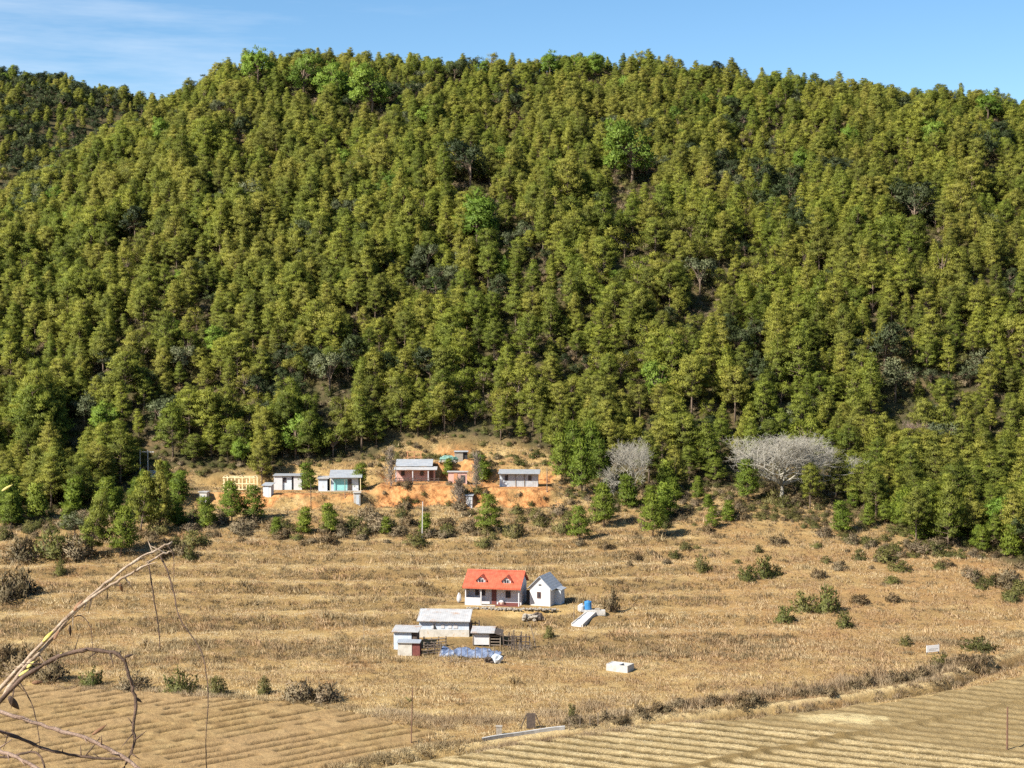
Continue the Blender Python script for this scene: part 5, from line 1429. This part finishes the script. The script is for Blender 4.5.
def stem(pl, d0, d1, r0, r1, mat, from_root=True, name='stem', knots=True):
    r0 *= .8; r1 *= .74
    pts = [near(px, py, d0 + (d1 - d0) * i / max(1, len(pl) - 1)) - root for i, (px, py) in enumerate(pl)]
    sp = smooth(pts)
    if from_root:
        r_ = np.array([gn.normal() * .05, gn.normal() * .04, -.1]); dr = unit(sp[0] - sp[4]); c_ = sp[0] + dr * .35
        sp = [(1 - t) ** 2 * r_ + 2 * t * (1 - t) * c_ + t * t * sp[0] for t in np.linspace(0, 1, 12)[:-1]] + sp
    n = len(sp); b = MB()
    rad = [(r0 + (r1 - r0) * i / (n - 1)) * (1 + (.35 * gn.random() if knots and i % 5 == 0 else .08 * gn.normal())) for i in range(n)]
    sp = [p + gn.normal(size=3) * r0 * .18 for p in sp]
    b.tube(sp, rad, 7)
    if knots:
        for i in range(4, n - 2, 3):
            d = unit(gn.normal(size=3)); b.tube([sp[i], sp[i] + d * r0 * gn.uniform(2.2, 9)], [r0 * .4, r0 * .1], 4)
    return b.build(name, M[mat], V, True)
stem([(-10, 716), (19, 675), (42, 649), (78, 609), (110, 580), (142, 557), (172, 542)], 3.0, 3.15, .0062, .0026, 'stem_pale')
stem([(-10, 700), (32, 654), (78, 608), (116, 582), (138, 570), (161, 555), (172, 551)], 3.03, 3.1, .0058, .0018, 'stem_pale')
stem([(-10, 712), (19, 681), (48, 662), (78, 651), (103, 651), (121, 657), (130, 680), (136, 703), (133, 728), (134, 743), (123, 772)], 2.95, 2.9, .0058, .003, 'stem_dark')
stem([(-20, 708), (0, 712), (48, 727), (90, 740), (126, 759), (152, 780)], 2.85, 2.8, .005, .0042, 'stem_pink')
stem([(-20, 727), (0, 731), (26, 741), (52, 751), (87, 757), (124, 760)], 2.9, 2.9, .0045, .003, 'stem_dark')
stem([(-20, 742), (0, 751), (22, 760), (50, 776)], 2.8, 2.75, .0055, .004, 'stem_pink')
stem([(-20, 756), (6, 757), (34, 752), (44, 765), (40, 780)], 2.9, 2.85, .0035, .002, 'stem_dark')
stem([(148, 561), (152, 585), (154, 600), (157, 617), (159, 634), (160, 649)], 3.1, 3.08, .0020, .0012, 'stem_dark', False, 'twig')
stem([(160, 556), (167, 570), (174, 594), (177, 610), (183, 624), (200, 649), (206, 672), (208, 700), (206, 740), (207, 775)], 3.1, 3.0, .0020, .0010, 'stem_dark', False, 'twig')
stem([(168, 546), (173, 555), (174, 575), (171, 590)], 3.13, 3.12, .0012, .0007, 'stem_dark', False, 'twig')
stem([(74, 617), (82, 616), (90, 626), (92, 640), (93, 660)], 3.06, 3.05, .0013, .0007, 'stem_dark', False, 'twig')
stem([(19, 681), (30, 700), (36, 720), (40, 745)], 2.97, 2.95, .0016, .0009, 'stem_dark', False, 'twig')
stem([(108, 582), (107, 590), (108, 600)], 3.1, 3.1, .0014, .0008, 'stem_dark', False, 'twig')
stem([(84, 757), (92, 748), (100, 737)], 2.9, 2.9, .0016, .0012, 'stem_dark', False, 'twig')
def leaf(px, py, d, L, wdt, ang, mat, curl=.4):
    p = near(px, py, d) - root; a = R(ang); ax_ = np.array([math.cos(a), .15, math.sin(a)]); sd_ = np.array([-math.sin(a), .3, math.cos(a)])
    vs = []; n = 7
    for i in range(n):
        t = i / (n - 1); w_ = .6 * wdt * math.sin(PI * min(1, .08 + t * .95)) ** .8
        c_ = p + ax_ * L * t + np.array([0, curl * L * t * t, -.15 * L * t])
        vs += [c_ - sd_ * w_, c_ + np.array([0, -.35 * w_, 0]), c_ + sd_ * w_]
    fs = [(i * 3 + k, i * 3 + k + 1, i * 3 + k + 4, i * 3 + k + 3) for i in range(n - 1) for k in range(2)]
    o = MB().add(vs, fs).build('leaf', M[mat], V, True)
    md = o.modifiers.new('thickness', 'SOLIDIFY'); md.thickness = .0008
for a in [(43, 642, 3.02, .028, .006, 55, 'leaf_yellow'), (27, 668, 3.0, .018, .005, 50, 'leaf_yellow'), (19, 676, 3.0, .022, .005, 40, 'leaf_yellow'), (57, 659, 2.97, .014, .004, 60, 'leaf_yellow'),
          (74, 611, 3.05, .026, .007, 60, 'leaf_dry'), (54, 640, 3.02, .022, .005, 70, 'leaf_dry'), (9, 696, 2.98, .028, .010, -60, 'leaf_dark'), (70, 625, 3.05, .02, .0045, -95, 'leaf_dark'),
          (120, 583, 3.1, .016, .005, -80, 'leaf_dry'), (124, 657, 2.93, .016, .004, 20, 'leaf_dark'),
          (135, 697, 2.92, .014, .004, -40, 'leaf_dark'), (92, 735, 2.9, .03, .005, 40, 'leaf_dry'), (2, 491, 3.0, .022, .004, 40, 'leaf_yellow'), (32, 683, 2.97, .018, .006, 10, 'leaf_dry')]: leaf(*a)
